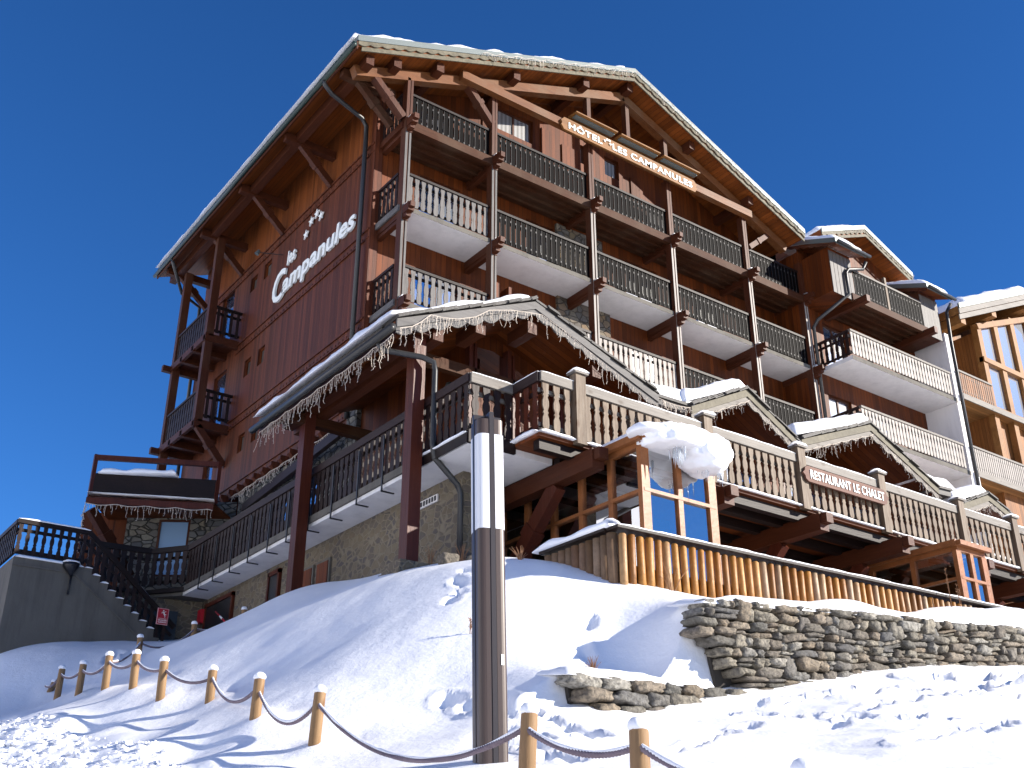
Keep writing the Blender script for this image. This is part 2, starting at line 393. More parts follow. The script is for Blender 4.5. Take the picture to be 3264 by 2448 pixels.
def sstep(a, b, x):
    t = np.clip((x-a)/(b-a), 0, 1); return t*t*(3-2*t)
rng = np.random.RandomState(5)
def vnoise(x, y, s, seed=0):
    x = np.asarray(x)/s + seed*17.3; y = np.asarray(y)/s + seed*9.1
    xi = np.floor(x).astype(int); yi = np.floor(y).astype(int); fx = x-xi; fy = y-yi
    fx = fx*fx*(3-2*fx); fy = fy*fy*(3-2*fy)
    def hsh(a, b):
        n = (a*374761393 + b*668265263 + seed*1442695) & 0x7fffffff
        n = ((n ^ (n >> 13))*1274126177) & 0x7fffffff
        return ((n ^ (n >> 16)) & 0xffff)/65535.0 - .5
    return (hsh(xi, yi)*(1-fx)*(1-fy) + hsh(xi+1, yi)*fx*(1-fy) + hsh(xi, yi+1)*(1-fx)*fy + hsh(xi+1, yi+1)*fx*fy)
TRACKS = []
def track(x0, y0, x1, y1, n, w=.13, dep=.1, j=.12):
    for i in range(n):
        t = i/(n-1)
        TRACKS.append((x0+(x1-x0)*t + random.uniform(-j, j), y0+(y1-y0)*t + random.uniform(-j, j), random.uniform(.8, 1.4)*w, dep*random.uniform(.6, 1.2), math.atan2(y1-y0, x1-x0)))
track(9.0, 7.0, 16.0, 8.0, 26, .085, .085, .07); track(8.2, 5.7, 13.5, 5.9, 22, .09, .08, .08); track(12.5, 8.4, 15.5, 6.0, 18, .08, .08, .06)
track(6.6, 6.9, 8.5, 7.6, 12, .07, .06, .1); track(6.9, 8.0, 6.7, 10.0, 10, .09, .09, .1); track(13.5, 7.9, 18, 6.4, 16, .10, .09, .08); track(12.4, 8.3, 13.0, 7.9, 5, .12, .10, .1)
track(6.3, 8.6, 5.9, 7.2, 10, .09, .09, .12); track(8.2, 10.0, 8.9, 10.4, 4, .08, .08); track(8.0, 12.2, 8.7, 13.0, 5, .07, .06, .08); track(10.2, 10.2, 12.0, 10.0, 6, .07, .05)
track(13, 8.25, 18.5, 6.7, 90, .06, .05, .02); track(13.4, 7.6, 17.5, 6.1, 70, .05, .045, .03); track(11.2, 6.9, 12.6, 6.3, 26, .07, .06, .03); track(9.6, 8.4, 11.2, 7.6, 12, .1, .1, .06); track(6.2, 21.6, 7.4, 24.6, 14, .09, .08); track(9.8, 6.2, 9.0, 8.2, 9, .08, .07, .1)
def height(x, y, detail=True):
    x = np.asarray(x, float); y = np.asarray(y, float)
    L = fL(x, y); U = fU(x, y)
    k = sstep(6.2, 7.4, x)                     # how fully the wall separates the two
    st = np.where(y > 9.13, 1.0, 0.0)
    soft = sstep(8.2, 10.2, y)
    f = soft*(1-k) + st*k
    h = L*(1-f) + U*f
    if detail:
        nr = (x > -1) & (x < 27) & (y > 2) & (y < 29)
        m = nr.astype(float)
        h = h + m*(vnoise(x, y, 1.9, 1)*.10 + vnoise(x, y, .7, 2)*.035 + vnoise(x, y, .28, 3)*.012)
        # churned, ploughed snow beside the road
        c = sstep(4.55, 3.6, x)*sstep(3, 6, y)*m
        h = h + c*(np.abs(vnoise(x, y, .5, 4))*.16 + np.abs(vnoise(x, y, .2, 5))*.14 + vnoise(x, y, .12, 15)*.07)
        band = np.exp(-((x-4.35)/.35)**2)*sstep(3, 6, y)*m
        h = h + band*(vnoise(x, y, .8, 6)*.22)
        fr = sstep(10.3, 8.5, y)*sstep(5.5, 6.5, x)*m
        h = h + fr*(vnoise(x, y, .55, 7)*.05 + np.abs(vnoise(x, y, .22, 8))*.03)
        for (px, py, pz) in POSTS:             # little drifts around the posts
            d2 = (x-px-.05)**2 + (y-py)**2
            h = h + .07*np.exp(-d2/.06) - .05*np.exp(-((x-px-.4)**2+(y-py-.1)**2)/.05)
        for (tx, ty, w, dp, an) in TRACKS:
            ca, sa = math.cos(an), math.sin(an)
            u = (x-tx)*ca+(y-ty)*sa; v = -(x-tx)*sa+(y-ty)*ca
            e = (u/(w*1.5))**2+(v/w)**2
            h = h - 1.35*dp*np.exp(-e*e*.8) + dp*.34*np.exp(-((np.sqrt(e)-1.5)/.35)**2)
    return h

def axis(segs):
    out = []
    for a, b, st in segs:
        n = max(1, int(round((b-a)/st))); out += [a+(b-a)*i/n for i in range(n)]
    out.append(segs[-1][1]); return np.array(out)
xs = axis([(-600, -100, 100), (-100, -20, 10), (-20, -1, 1.6), (-1, 2, .2), (2, 12.5, .06), (12.5, 20, .1), (20, 28, .3), (28, 60, 4), (60, 160, 20), (160, 700, 90)])
ys = axis([(-600, -100, 100), (-100, -20, 16), (-20, 3, 1.4), (3, 4.4, .12), (4.4, 9.10, .06), (9.10, 9.16, .06), (9.16, 12.4, .06), (12.4, 27, .11), (27, 34, .6), (34, 60, 4), (60, 160, 20), (160, 700, 90)])
GX, GY = np.meshgrid(xs, ys)
GZ = height(GX.ravel(), GY.ravel()).reshape(GX.shape)
GZ = np.where((GX > 60) | (GY > 60), np.minimum(GZ, 8), GZ)
_r = np.hypot(GX, GY); _az = np.degrees(np.arctan2(GY, GX)) % 360          # unseen hills added to bounce sunlight into the shade
GZ = GZ + sstep(106, 125, _az)*sstep(262, 245, _az)*np.minimum(np.maximum(_r-45, 0)*.5, 170)
GZ = GZ + sstep(255, 275, _az)*sstep(352, 335, _az)*np.minimum(np.maximum(_r-60, 0)*.2, 60)  # second, lower unseen hill, added for pane reflections and bounce
def H(x, y):
    i = int(np.clip(np.searchsorted(xs, x)-1, 0, len(xs)-2)); j = int(np.clip(np.searchsorted(ys, y)-1, 0, len(ys)-2))
    fx = (x-xs[i])/(xs[i+1]-xs[i]); fy = (y-ys[j])/(ys[j+1]-ys[j])
    return float((GZ[j, i]*(1-fx)+GZ[j, i+1]*fx)*(1-fy)+(GZ[j+1, i]*(1-fx)+GZ[j+1, i+1]*fx)*fy)
me = bpy.data.meshes.new('snow_ground')
nx, ny = len(xs), len(ys)
vv = np.stack([GX.ravel(), GY.ravel(), GZ.ravel()], 1)
idx = np.arange(nx*ny).reshape(ny, nx)
ff = np.stack([idx[:-1, :-1].ravel(), idx[:-1, 1:].ravel(), idx[1:, 1:].ravel(), idx[1:, :-1].ravel()], 1)
me.vertices.add(len(vv)); me.vertices.foreach_set('co', vv.ravel())
me.loops.add(ff.size); me.loops.foreach_set('vertex_index', ff.ravel())
me.polygons.add(len(ff)); me.polygons.foreach_set('loop_start', np.arange(0, ff.size, 4)); me.polygons.foreach_set('loop_total', np.full(len(ff), 4))
me.polygons.foreach_set('use_smooth', np.ones(len(ff), bool))
me.update(); me.validate(); me.materials.append(M['snowg'])
g = bpy.data.objects.new('snow_ground', me); COL.objects.link(g); g['kind'] = 'structure'

# ================================================================ generic building parts
def holed_wall(mb, org, du, dv, nrm, w, h, holes, depth=.14, top=None, ubreaks=()):
    """sheet wall with rectangular openings (u0,u1,v0,v1) and reveals going to -nrm"""
    org = V3(org); du = V3(du); dv = V3(dv); nrm = V3(nrm)
    us = sorted({0, w, *ubreaks, *[a for hh in holes for a in hh[:2]]}); vs = sorted({0, h, *[a for hh in holes for a in hh[2:4]]})
    P = lambda u, v, d=0: org + du*u + dv*v - nrm*d
    for i in range(len(us)-1):
        for j in range(len(vs)-1):
            u0, u1, v0, v1 = us[i], us[i+1], vs[j], vs[j+1]
            if any(hh[0] <= u0+1e-6 and hh[1] >= u1-1e-6 and hh[2] <= v0+1e-6 and hh[3] >= v1-1e-6 for hh in holes): continue
            if top and j == len(vs)-2: mb.quad(P(u0, v0), P(u1, v0), P(u1, top(u1)), P(u0, top(u0)))
            else: mb.quad(P(u0, v0), P(u1, v0), P(u1, v1), P(u0, v1))
    for (u0, u1, v0, v1) in holes:
        mb.quad(P(u0, v0), P(u0, v1), P(u0, v1, depth), P(u0, v0, depth)); mb.quad(P(u1, v1), P(u1, v0), P(u1, v0, depth), P(u1, v1, depth))
        mb.quad(P(u0, v1), P(u1, v1), P(u1, v1, depth), P(u0, v1, depth)); mb.quad(P(u1, v0), P(u0, v0), P(u0, v0, depth), P(u1, v0, depth))
def window(parent, org, du, dv, nrm, rect, depth=.14, fw_=.07, m='glass', fm='beamz', mull=0, trans=0, name='window'):
    org = V3(org); du = V3(du); dv = V3(dv); nrm = V3(nrm); u0, u1, v0, v1 = rect
    P = lambda u, v, d: org+du*u+dv*v-nrm*d
    f = MB(); d0 = depth-.05
    def bar(a, b, c, d_): f.prism([P(a, c, d0), P(b, c, d0), P(b, d_, d0), P(a, d_, d0)], nrm*-.05)
    bar(u0, u1, v0, v0+fw_); bar(u0, u1, v1-fw_, v1); bar(u0, u0+fw_, v0+fw_, v1-fw_); bar(u1-fw_, u1, v0+fw_, v1-fw_)
    for k in range(mull):
        c = u0+(u1-u0)*(k+1)/(mull+1); bar(c-fw_*.45, c+fw_*.45, v0+fw_, v1-fw_)
    if trans: bar(u0+fw_, u1-fw_, v0+trans-.03, v0+trans+.03)
    fo = f.build(name, fm, parent)
    p = MB(); p.quad(P(u0, v0, depth-.012), P(u1, v0, depth-.012), P(u1, v1, depth-.012), P(u0, v1, depth-.012)); po = p.build('pane', m, fo)
    return fo

def board(mb, o, d, n, s, z0, z1, w, th, style):
    """one upright baluster board; o origin, d along, n outward"""
    hgt = z1-z0
    if style == 'plain':
        prof = [(0, 1), (1, 1)]
    elif style == 'ornate':
        prof = [(0, .55), (.04, .85), (.10, 1), (.2, 1), (.27, .80), (.30, .95), (.34, .72), (.42, .95), (.5, 1), (.6, .92), (.68, .66), (.71, .85), (.75, .62), (.84, .72), (.92, .95), (1, .95)]
    else:   # lobed
        prof = [(0, .45), (.03, .78), (.09, 1), (.24, .95), (.32, .56), (.36, .84), (.40, .56), (.50, .95), (.60, .95), (.69, .58), (.73, .86), (.77, .56), (.88, .95), (1, 1)]
    R_ = [(w/2*a, z0+hgt*t) for t, a in prof]; L_ = [(-x, z) for x, z in reversed(R_)]
    poly = [V3(o)+V3(d)*(s+x)+V3((0, 0, 1))*z for x, z in R_+L_]
    mb.prism(poly, V3(n)*-th)

def railing(parent, p, q, zf, n, style, pitch=.16, mats=('darkx', 'picket'), zt=1.08, w=.11, th=.028, toph=.07, topw=.09, low=.06, skip=None, snow=False, inner=True):
    """railing from p to q (plan), floor height zf, n = outward normal. children: top_rail, balusters"""
    p = V3((p[0], p[1], 0)); q = V3((q[0], q[1], 0)); L = (q-p).length; d = (q-p)/L; n = V3(n); Z = V3((0, 0, 1))
    t = MB(); a = p+Z*(zf+zt-toph/2); b = q+Z*(zf+zt-toph/2); t.beam(a, b, topw, toph)
    if inner:
        for hh in (low+.10, zt-toph-.14):
            c = -n*(.04+th)
            u_ = MB(); u_.beam(p+c+Z*(zf+hh), q+c+Z*(zf+hh), .04, .075); u_.build('inner_rail', 'dark' if style == 'picket' else mats[0], parent)
    o = t.build('top_rail', mats[0], parent)
    b = MB(); k = max(1, int(L/pitch))
    for i in range(k):
        s = (i+.5)*L/k
        if style == 'picket':
            c = p+d*s; b.beam(c+Z*(zf+low), c+Z*(zf+zt-toph), L/k*.80, .022, up=tuple(n))
        else: board(b, p+n*.012, d, n, s, zf+low, zf+zt-toph-.004, w, th, style)
    nf = len(b.f)
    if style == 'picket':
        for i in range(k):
            c = p+d*((i+.5)*L/k-L/k*.40+.006)+n*.0125; b.beam(c+Z*(zf+low), c+Z*(zf+zt-toph), 0.010, .006, up=tuple(n))  # thin pale bead drawn as the sunlit edge of each board
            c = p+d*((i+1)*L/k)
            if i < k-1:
                for hh in (low+.12, zt-toph-.15): b.beam(c-d*.020+n*.006+Z*(zf+hh), c+d*.020+n*.006+Z*(zf+hh), .03, .055)  # pale blocks drawn as sunlit bits of rail between boards
    bo = b.build('balusters', mats[1], parent)
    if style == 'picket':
        bo.data.materials.append(M['sunlit_edge']); bo.data.polygons.foreach_set('material_index', [0]*nf+[1]*(len(b.f)-nf))
    if snow:
        m_ = MB(); snow_strip(m_, p+Z*(zf+zt), q+Z*(zf+zt), topw*1.05, .05); m_.build('snow_cap', 'snow', parent, True)
    return o
def snow_strip(mb, p, q, w, h, step=.14, seed=0):
    p = V3(p); q = V3(q); L = (q-p).length; d = (q-p)/L; r = d.cross(V3((0, 0, 1))).normalized(); u = V3((0, 0, 1))
    n = max(2, int(L/step)); rings = []
    for i in range(n+1):
        c = p+d*(L*i/n); k = noise.noise(c*2.3+V3((seed, 0, 0)))*.5+.75; k2 = noise.noise(c*5.1)*.25+1
        e = .25 if i in (0, n) else 1
        prof = [(-.5, -.002), (-.5*k2, .45), (-.3, .85), (0, 1), (.3, .85), (.5*k2, .45), (.5, -.002)]
        rings.append([c + r*(a*w) + u*(b_*h*k*e) for a, b_ in prof])
    m = 7; vs = [v for g_ in rings for v in g_]
    fs = [(i*m+j, i*m+(j+1) % m, (i+1)*m+(j+1) % m, (i+1)*m+j) for i in range(n) for j in range(m)]
    fs += [tuple(range(m)), tuple(n*m+j for j in range(m-1, -1, -1))]
    mb.add(vs, fs)
def snow_slab(mb, a, b, c, d, th, nu=30, nv=12, seed=0, edge=.12, lump=.35, off=.005):
    """snow lying on the quad a-b (front edge), d-c (back edge); th thickness, rounded lips"""
    a, b, c, d = V3(a), V3(b), V3(c), V3(d); up = V3((0, 0, 1))
    top = []; bot = []
    for j in range(nv+1):
        for i in range(nu+1):
            u = i/nu; v = j/nv
            P = (a*(1-u)+b*u)*(1-v) + (d*(1-u)+c*u)*v
            e = min(u, 1-u)*(b-a).length; e2 = min(v, 1-v)*(d-a).length
            k = min(1, max(0, min(e, e2)/edge)); k = math.sqrt(max(0, 1-(1-k)**2))
            t = th*(1+lump*noise.noise(P*1.6+V3((seed, seed, 0)))+.25*lump*noise.noise(P*6))*k
            top.append(P+up*(t+off)); bot.append(P+up*(off*.5))
    m = nu+1; n = len(top); vs = top+bot
    fs = []
    for j in range(nv):
        for i in range(nu):
            q = j*m+i; fs.append((q, q+1, q+m+1, q+m)); fs.append((n+q, n+q+m, n+q+m+1, n+q+1))
    for i in range(nu): fs.append((i, n+i, n+i+1, i+1)); q = nv*m+i; fs.append((q, q+1, n+q+1, n+q))
    for j in range(nv): q = j*m; fs.append((q, q+m, n+q+m, n+q)); q = j*m+nu; fs.append((q, n+q, n+q+m, q+m))
    mb.add(vs, fs)
def scallop_board(mb, p, q, h, amp, wl, th, n, ph=0):
    """board hanging below the line p-q with a scalloped lower edge"""
    p = V3(p); q = V3(q); L = (q-p).length; d = (q-p)/L; k = max(2, int(L/wl))*8
    top = []; low = []
    for i in range(k+1):
        s = L*i/k; c = p+d*s; top.append(c)
        w_ = abs(math.sin(math.pi*s/wl+ph)); low.append(c-V3((0, 0, h-amp*(1-w_))))
    n = V3(n)*-th
    vs = top+low+[v+n for v in top]+[v+n for v in low]; m = k+1; fs = []
    for i in range(k):
        fs += [(i, m+i, m+i+1, i+1), (2*m+i, 2*m+i+1, 3*m+i+1, 3*m+i), (m+i, 3*m+i, 3*m+i+1, m+i+1), (i, i+1, 2*m+i+1, 2*m+i)]
    mb.add(vs, fs)
def fairy(mb, path, seed=1, step=.085, lo=.06, hi=.38, r=.0065, sway=.02):
    rd = random.Random(seed); pts = [V3(p) for p in path]
    mb.tube(pts, r*1.2, 4, False)
    acc = 0
    for i in range(len(pts)-1):
        a, b = pts[i], pts[i+1]; L = (b-a).length; s = 0
        while s < L:
            c = a+(b-a)*(s/L); ln = rd.choice([lo, lo*1.6, hi*.4, hi*.55, hi*.75, hi])*rd.uniform(.8, 1.15)
            q = [c]; m = max(2, int(ln/.055))
            for k in range(m): q.append(q[-1]+V3((rd.uniform(-sway, sway), rd.uniform(-sway, sway), -ln/m)))
            mb.tube(q, r*.75, 3, False)
            for k in range(1, len(q)):
                if rd.random() < .75:
                    e = q[k]+V3((rd.uniform(-.035, .035), rd.uniform(-.03, .03), rd.uniform(-.03, .012))); mb.tube([q[k], e], r*.75, 3, False)
            s += step*rd.uniform(.6, 1.5)
def sag(p, q, n=8, drop=.08):
    p = V3(p); q = V3(q); return [p+(q-p)*(i/n)-V3((0, 0, drop*4*(i/n)*(1-i/n))) for i in range(n+1)]

# ================================================================ HOTEL MAIN BLOCK
XS = 11.1; YW = 21.15; RX = 19.0
hotel = thing('hotel_building', 'tall timber clad chalet hotel with a wide gabled snowy roof and stacked balconies', 'building', (19, 27, 5))
rz = lambda x: 23.38-.405*abs(x-RX)            # top of roof
ru = lambda x: rz(x)-.36                        # underside of roof
# roof
r = MB()
EL, ER = 9.46, 26.5
for y0, y1 in ((19.34, 33.35),):
    r.prism([(EL, y0, rz(EL)-.30), (RX, y0, rz(RX)-.30), (ER, y0, rz(ER)-.30), (ER, y0, rz(ER)-.02), (RX, y0, rz(RX)-.02), (EL, y0, rz(EL)-.02)], (0, y1-y0, 0))
roof = r.build('roof', 'soffit', hotel)
b = MB()
for xa, xb in ((EL, RX), (RX, ER)):
    b.prism([(xa, 19.27, rz(xa)-.15), (xb, 19.27, rz(xb)-.15), (xb, 19.27, rz(xb)+.03), (xa, 19.27, rz(xa)+.03)], (0, .06, 0))
b.prism([(EL-.03, 19.27, rz(EL)-.14), (EL, 19.27, rz(EL)-.14), (EL, 19.27, rz(EL)+.03), (EL-.03, 19.27, rz(EL)+.03)], (0, 14.1, 0))
b.build('flashing', 'metal', roof)
b = MB()
for xa, xb in ((EL, RX), (RX, ER)): scallop_board(b, (xa, 19.29, rz(xa)-.15), (xb, 19.29, rz(xb)-.15), .15, .06, .36, .03, (0, -1, 0))
for xa, xb in ((EL+.12, RX), (RX, ER)): b.prism([(xa, 19.37, rz(xa)-.42), (xb, 19.37, rz(xb)-.42), (xb, 19.37, rz(xb)-.29), (xa, 19.37, rz(xa)-.29)], (0, -.035, 0))
b.build('bargeboard', 'fasc', roof)
b = MB()
snow_slab(b, (EL-.14, 19.42, rz(EL)), (RX, 19.42, rz(RX)), (RX, 33.3, rz(RX)), (EL-.14, 33.3, rz(EL)), .27, 60, 80, 3, .08, .5)
snow_slab(b, (RX, 19.5, rz(RX)), (ER, 19.5, rz(ER)), (ER, 33.2, rz(ER)), (RX, 33.2, rz(RX)), .06, 50, 20, 9, .25, .7)
b.build('roof_snow', 'snow', roof, True)
b = MB(); b.tube([(EL-.09, 19.3, rz(EL)-.27), (EL-.09, 33.4, rz(EL)-.27)], .065, 8)
for k in range(48):
    y = 19.5+k*.29; b.beam((EL-.10, y, rz(EL)-.12), (EL+.05, y+.03, rz(EL)+.09), .015, .012)
b.build('gutter', 'pipeg', roof, True)
b = MB(); b.box(EL-.04, EL+.0, 19.3, 33.3, rz(EL)-.40, rz(EL)-.16)
b.build('eave_board', 'beamy', roof)
# snow guard wire loops along the eave
b = MB(); rd = random.Random(4)
for k in range(70):
    y = 19.6+k*.195; z0 = rz(EL)
    b.tube([(EL-.03, y, z0-.02), (EL+.02, y+rd.uniform(.02, .09), z0+rd.uniform(.05, .12)), (EL-.02, y+.17, z0-.02)], .006, 3, False)
b.build('heating_wire', 'pipe', roof)
# purlins (run along Y, carved ends project in front)
for x in (9.95, 10.75, 12.05, 14.6, 17.2, 19.0, 21.6, 24.2):
    b = MB(); z = ru(x)-.14; b.box(x-.11, x+.11, 19.55, 33.2 if x < 10.5 else 21.2, z-.16, z+.13); b.build('purlin', 'beamy', hotel)
# walls
side = MB(); SH = []
for (ya, yb, za, zb) in ((28.43, 28.92, 17.1, 17.6), (27.42, 27.93, 17.1, 17.65), (28.22, 28.68, 14.06, 14.62), (27.25, 27.70, 14.06, 14.62), (28.06, 28.5, 11.56, 12.12), (27.12, 27.55, 11.6, 12.12),
                         (30.2, 31.2, 15.6, 17.95), (30.1, 31.1, 12.95, 14.95), (30.3, 31.1, 10.2, 12.05)):
    SH.append((33.05-yb, 33.05-ya, za-10.3, zb-10.3))
holed_wall(side, (XS, 33.05, 10.3), (0, -1, 0), (0, 0, 1), (-1, 0, 0), 33.05-YW, 17.95-10.3, SH, .12)
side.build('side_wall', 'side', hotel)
for i, rr_ in enumerate(SH): window(hotel, (XS, 33.05, 10.3), (0, -1, 0), (0, 0, 1), (-1, 0, 0), rr_, .12, .04, 'interior' if i < 6 else 'glass', 'front')
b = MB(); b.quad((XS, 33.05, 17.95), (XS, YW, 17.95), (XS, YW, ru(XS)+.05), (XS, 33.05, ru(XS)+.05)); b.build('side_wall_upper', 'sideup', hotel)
b = MB(); b.quad((XS, 33.05, 7.0), (27.2, 33.05, 7.0), (27.2, 33.05, 19), (XS, 33.05, 19)); b.prism([(XS, 33.05, 19), (27.2, 33.05, 19), (27.2, 33.05, ru(27)), (RX, 33.05, ru(RX)), (XS, 33.05, ru(XS))], (0, .02, 0)); b.build('back_wall', 'side', hotel)
# front wall
FH = [(1.40, 2.70, 8.5, 10.7), (5.0, 6.0, 8.5, 10.7), (8.8, 10.13, 8.5, 10.7), (11.75, 13.0, 8.5, 10.7),
      (1.38, 2.76, 5.85, 7.78), (8.79, 10.13, 5.85, 7.78), (11.7, 12.95, 5.85, 7.78),
      (3.96, 5.28, 13.45, 14.3), (7.14, 7.34, 13.6, 14.3), (8.14, 8.74, 13.6, 14.32), (9.9, 11.0, 11.3, 13.2), (12.3, 13.2, 11.3, 13.1), (1.2, 2.3, 11.3, 13.0)]
FH = [(a, b_, c, d_) for a, b_, c, d_ in FH]
fwl = MB(); holed_wall(fwl, (XS, YW, 7.0), (1, 0, 0), (0, 0, 1), (0, -1, 0), 27.2-XS, 14.4, FH, .16, top=lambda u: ru(XS+u)+.05-7.0, ubreaks=(RX-XS, .9))
# columns whose roofline is under 14.4 need no change: the sheet simply stops at the roof
fwl.build('front_wall', 'front', hotel)
for i, rr_ in enumerate(FH):
    window(hotel, (XS, YW, 7.0), (1, 0, 0), (0, 0, 1), (0, -1, 0), rr_, .16, .06, 'curtain' if i in (7, 8, 9) else ('glassb' if i in (0, 4) else 'glass'), 'beamz', 0 if rr_[1]-rr_[0] < .9 else 1)
# vertical shutter panels on the top floor
for x0, x1, z0, z1 in ((16.66, 17.02, 18.2, 21.2), (17.47, 18.2, 18.2, 20.95), (20.3, 20.8, 18.2, 20.9), (14.5, 15.0, 18.2, 20.5)):
    b = MB(); b.box(x0, x1, YW-.05, YW-.004, z0, z1); b.build('shutter', 'front', hotel)
# stone pillar on front wall
b = MB(); b.box(17.13, 19.1, YW-.10, YW-.003, 7.1, 15.55); b.box(17.15, 18.9, YW-.10, YW-.003, 15.9, 17.9); b.build('stone_pillar', 'pstone', hotel)
# corner boards
b = MB(); b.box(XS-.03, XS+.2, YW-.04, YW+.2, 7.0, 20.1); b.build('corner_post', 'side', hotel)
# decorative bands of the side wall
for z, ya in ((18.14, 33.1), (15.45, 29.5), (12.85, 29.4), (10.62, 29.5)):
    b = MB(); b.box(XS-.06, XS-.004, YW+.0, ya, z-.05, z); b.box(XS-.045, XS-.004, YW, ya, z-.30, z-.265)
    scallop_board(b, (XS-.02, ya, z-.05), (XS-.02, YW, z-.05), .21, .10, .20, .016, (-1, 0, 0))
    b.build('carved_band', 'side', hotel)
for k in range(14):
    b = MB(); y = 22.0+k*.55; b.prism([(XS-.28, y, 10.30), (XS-.28, y, 10.19), (XS-.18, y, 10.08), (XS-.04, y, 10.08), (XS-.04, y, 10.30)], (0, .14, 0)); b.build('corbel', 'side', hotel)
# ground storey side wall in stone
gs = MB(); GH = [(2.2, 5.0, .25, 2.6), (6.0, 8.6, .25, 2.6), (9.6, 11.1, .3, 2.6)]
holed_wall(gs, (XS+.02, 28.0, 7.05), (0, -1, 0), (0, 0, 1), (-1, 0, 0), 6.9, 3.1, [hh for hh in GH if hh[1] < 6.9], .2)
gs.build('stone_side_wall', 'astone', hotel)
window(hotel, (XS+.02, 28.0, 7.05), (0, -1, 0), (0, 0, 1), (-1, 0, 0), GH[0], .2, .08, 'glassb', 'dark', 2)
# side eave arms and braces
for y in (20.33, 23.6, 26.65, 29.65, 32.6):
    b = MB(); z = 19.12
    b.beam((9.55, y, z), (XS, y, z), .2, .24); b.beam((10.05, y, z-.06), (XS-.02, y, z-1.0), .15, .19); b.beam((10.45, y, z-.42), (10.6, y, z-.56), .19, .24)
    b.build('eave_bracket', 'beamx' if y < 21 else 'beamy', hotel)
# truss in the front gable
TY = 20.0
tz = lambda x: 22.70-.40*abs(x-RX)
b = MB(); b.beam((9.72, TY, tz(9.72)), (RX, TY, tz(RX)), .24, .30); b.beam((RX, TY, tz(RX)), (26.2, TY, tz(26.2)), .24, .30); b.build('truss_rafter', 'trussx', hotel)
b = MB(); b.beam((12.85, 19.78, 20.34), (24.35, 19.78, 20.34), .2, .26); b.build('tie_beam', 'trussx', hotel)
for a, c in (((10.25, TY, 19.2), (11.22, TY, 18.25)), ((13.1, TY, 20.42), (14.05, TY, 19.35)), ((25.3, TY, 20.0), (24.35, TY, 19.2))):
    b = MB(); b.beam(a, c, .17, .22, up=(0, 1, 0)); m_ = lerp(a, c, .5); b.beam(lerp(a, c, .47), lerp(a, c, .56), .21, .28, up=(0, 1, 0)); b.build('brace', 'beamz', hotel)
BX = [11.36, 14.08, 17.56, 20.74, 24.15, 26.85]
for x in (17.56, RX+.15, 20.74):
    b = MB(); b.box(x-.07, x+.07, TY-.1, TY+.1, 20.4, tz(x)-.1); b.build('king_post', 'beamz', hotel)
for x in BX:
    zt_ = min(tz(x)-.1, 20.25 if 13 < x < 24.6 else 99)
    b = MB(); b.box(x-.10, x-.012, TY-.12, TY+.11, 9.9, zt_); b.box(x+.012, x+.08, TY-.115, TY+.11, 9.9, zt_); b.box(x-.02, x+.02, TY-.07, TY+.09, 9.9, zt_)
    ps_ = b.build('post', 'beamz', hotel)
    b = MB(); b.box(x-.095, x-.03, TY-.128, TY-.121, 9.9, min(zt_, 17.9)); b.box(x+.02, x+.075, TY-.124, TY-.117, 9.9, min(zt_, 17.9)); b.build('sunlit_strip', 'greyb' if x < 17 else 'paleb', ps_)  # pale strips paint sunlight on the post fronts, brighter towards the right
    for z in (18.06, 15.36, 12.72):
        b = MB(); b.beam((x, TY-.42, z), (x, YW, z), .17, .24); b.beam((x, TY-.30, z-.17), (x, YW, z-.17), .13, .12); b.beam((x, TY-.14, z-.20), (x, TY+.12, z-.20), .17, .14)
        b.beam((x, TY-.5, z+.03), (x, TY-.40, z+.03), .13, .15); b.build('balcony_bracket', 'beamy', hotel)
        b = MB(); c = V3((x+.05, TY-.17, z+.3)); snow_strip(b, c-V3((.1, 0, .12)), c+V3((.1, 0, -.12)), .14, .07, .05); b.build('snow_clump', 'snow', hotel, True)
# balconies, one per bay and storey
for lv, (zf, sty) in enumerate(((18.15, 'timber'), (15.62, 'white'), (12.92, 'white'))):
    for k in range(5):
        x0, x1 = BX[k]+.09, BX[k+1]-.11
        b = MB()
        if sty == 'timber':
            b.box(x0-.05, x1+.05, TY-.02, YW, zf-.10, zf-.03)
            b.beam((x0-.05, TY-.06, zf-.10), (x1+.05, TY-.06, zf-.10), .13, .26)
            for c in np.arange(TY+.3, YW, .3): b.beam((x0-.05, c, zf-.14), (x1+.05, c, zf-.14), .06, .08)
            sl = b.build('balcony', 'beamx', hotel)
        else:
            b.box(x0-.02, x1+.04, TY-.05, YW, zf-.16, zf-.04); sl = b.build('balcony', 'plaster', hotel)
            b = MB(); b.box(x0-.02, x1+.04, TY-.058, TY-.052, zf-.163, zf-.03); b.build('slab_edge', 'concrete', sl)
        orn = (k == 0 and lv > 0) or lv == 2 and k < 3
        if orn: railing(sl, (x0, TY), (x1, TY), zf-.02, (0, -1, 0), 'ornate', .185, ('darkx', 'greyb' if k == 0 else 'paleb'), 1.02, .135)
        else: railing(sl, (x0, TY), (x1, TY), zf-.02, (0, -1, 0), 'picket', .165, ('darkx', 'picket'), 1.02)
    # left end return
    b = MB(); x = BX[0]-.1
    if sty == 'white': b.box(x-.05, BX[0]-.1, TY-.02, YW, zf-.22, zf-.05); sl = b.build('balcony_end', 'greyfasc', hotel)
    else: b.beam((x, TY, zf-.1), (x, YW, zf-.1), .1, .2); sl = b.build('balcony_end', 'beamy', hotel)
    railing(sl, (x+.02, TY+.12), (x+.02, YW), zf-.02, (-1, 0, 0), 'ornate', .185, ('darky', 'dark'), 1.02, .135)
# partition stubs between lower balconies
for x in (14.35, 14.75):
    b = MB(); b.box(x, x+.09, TY+.15, YW, 12.9, 14.5); b.build('partition', 'front', hotel)
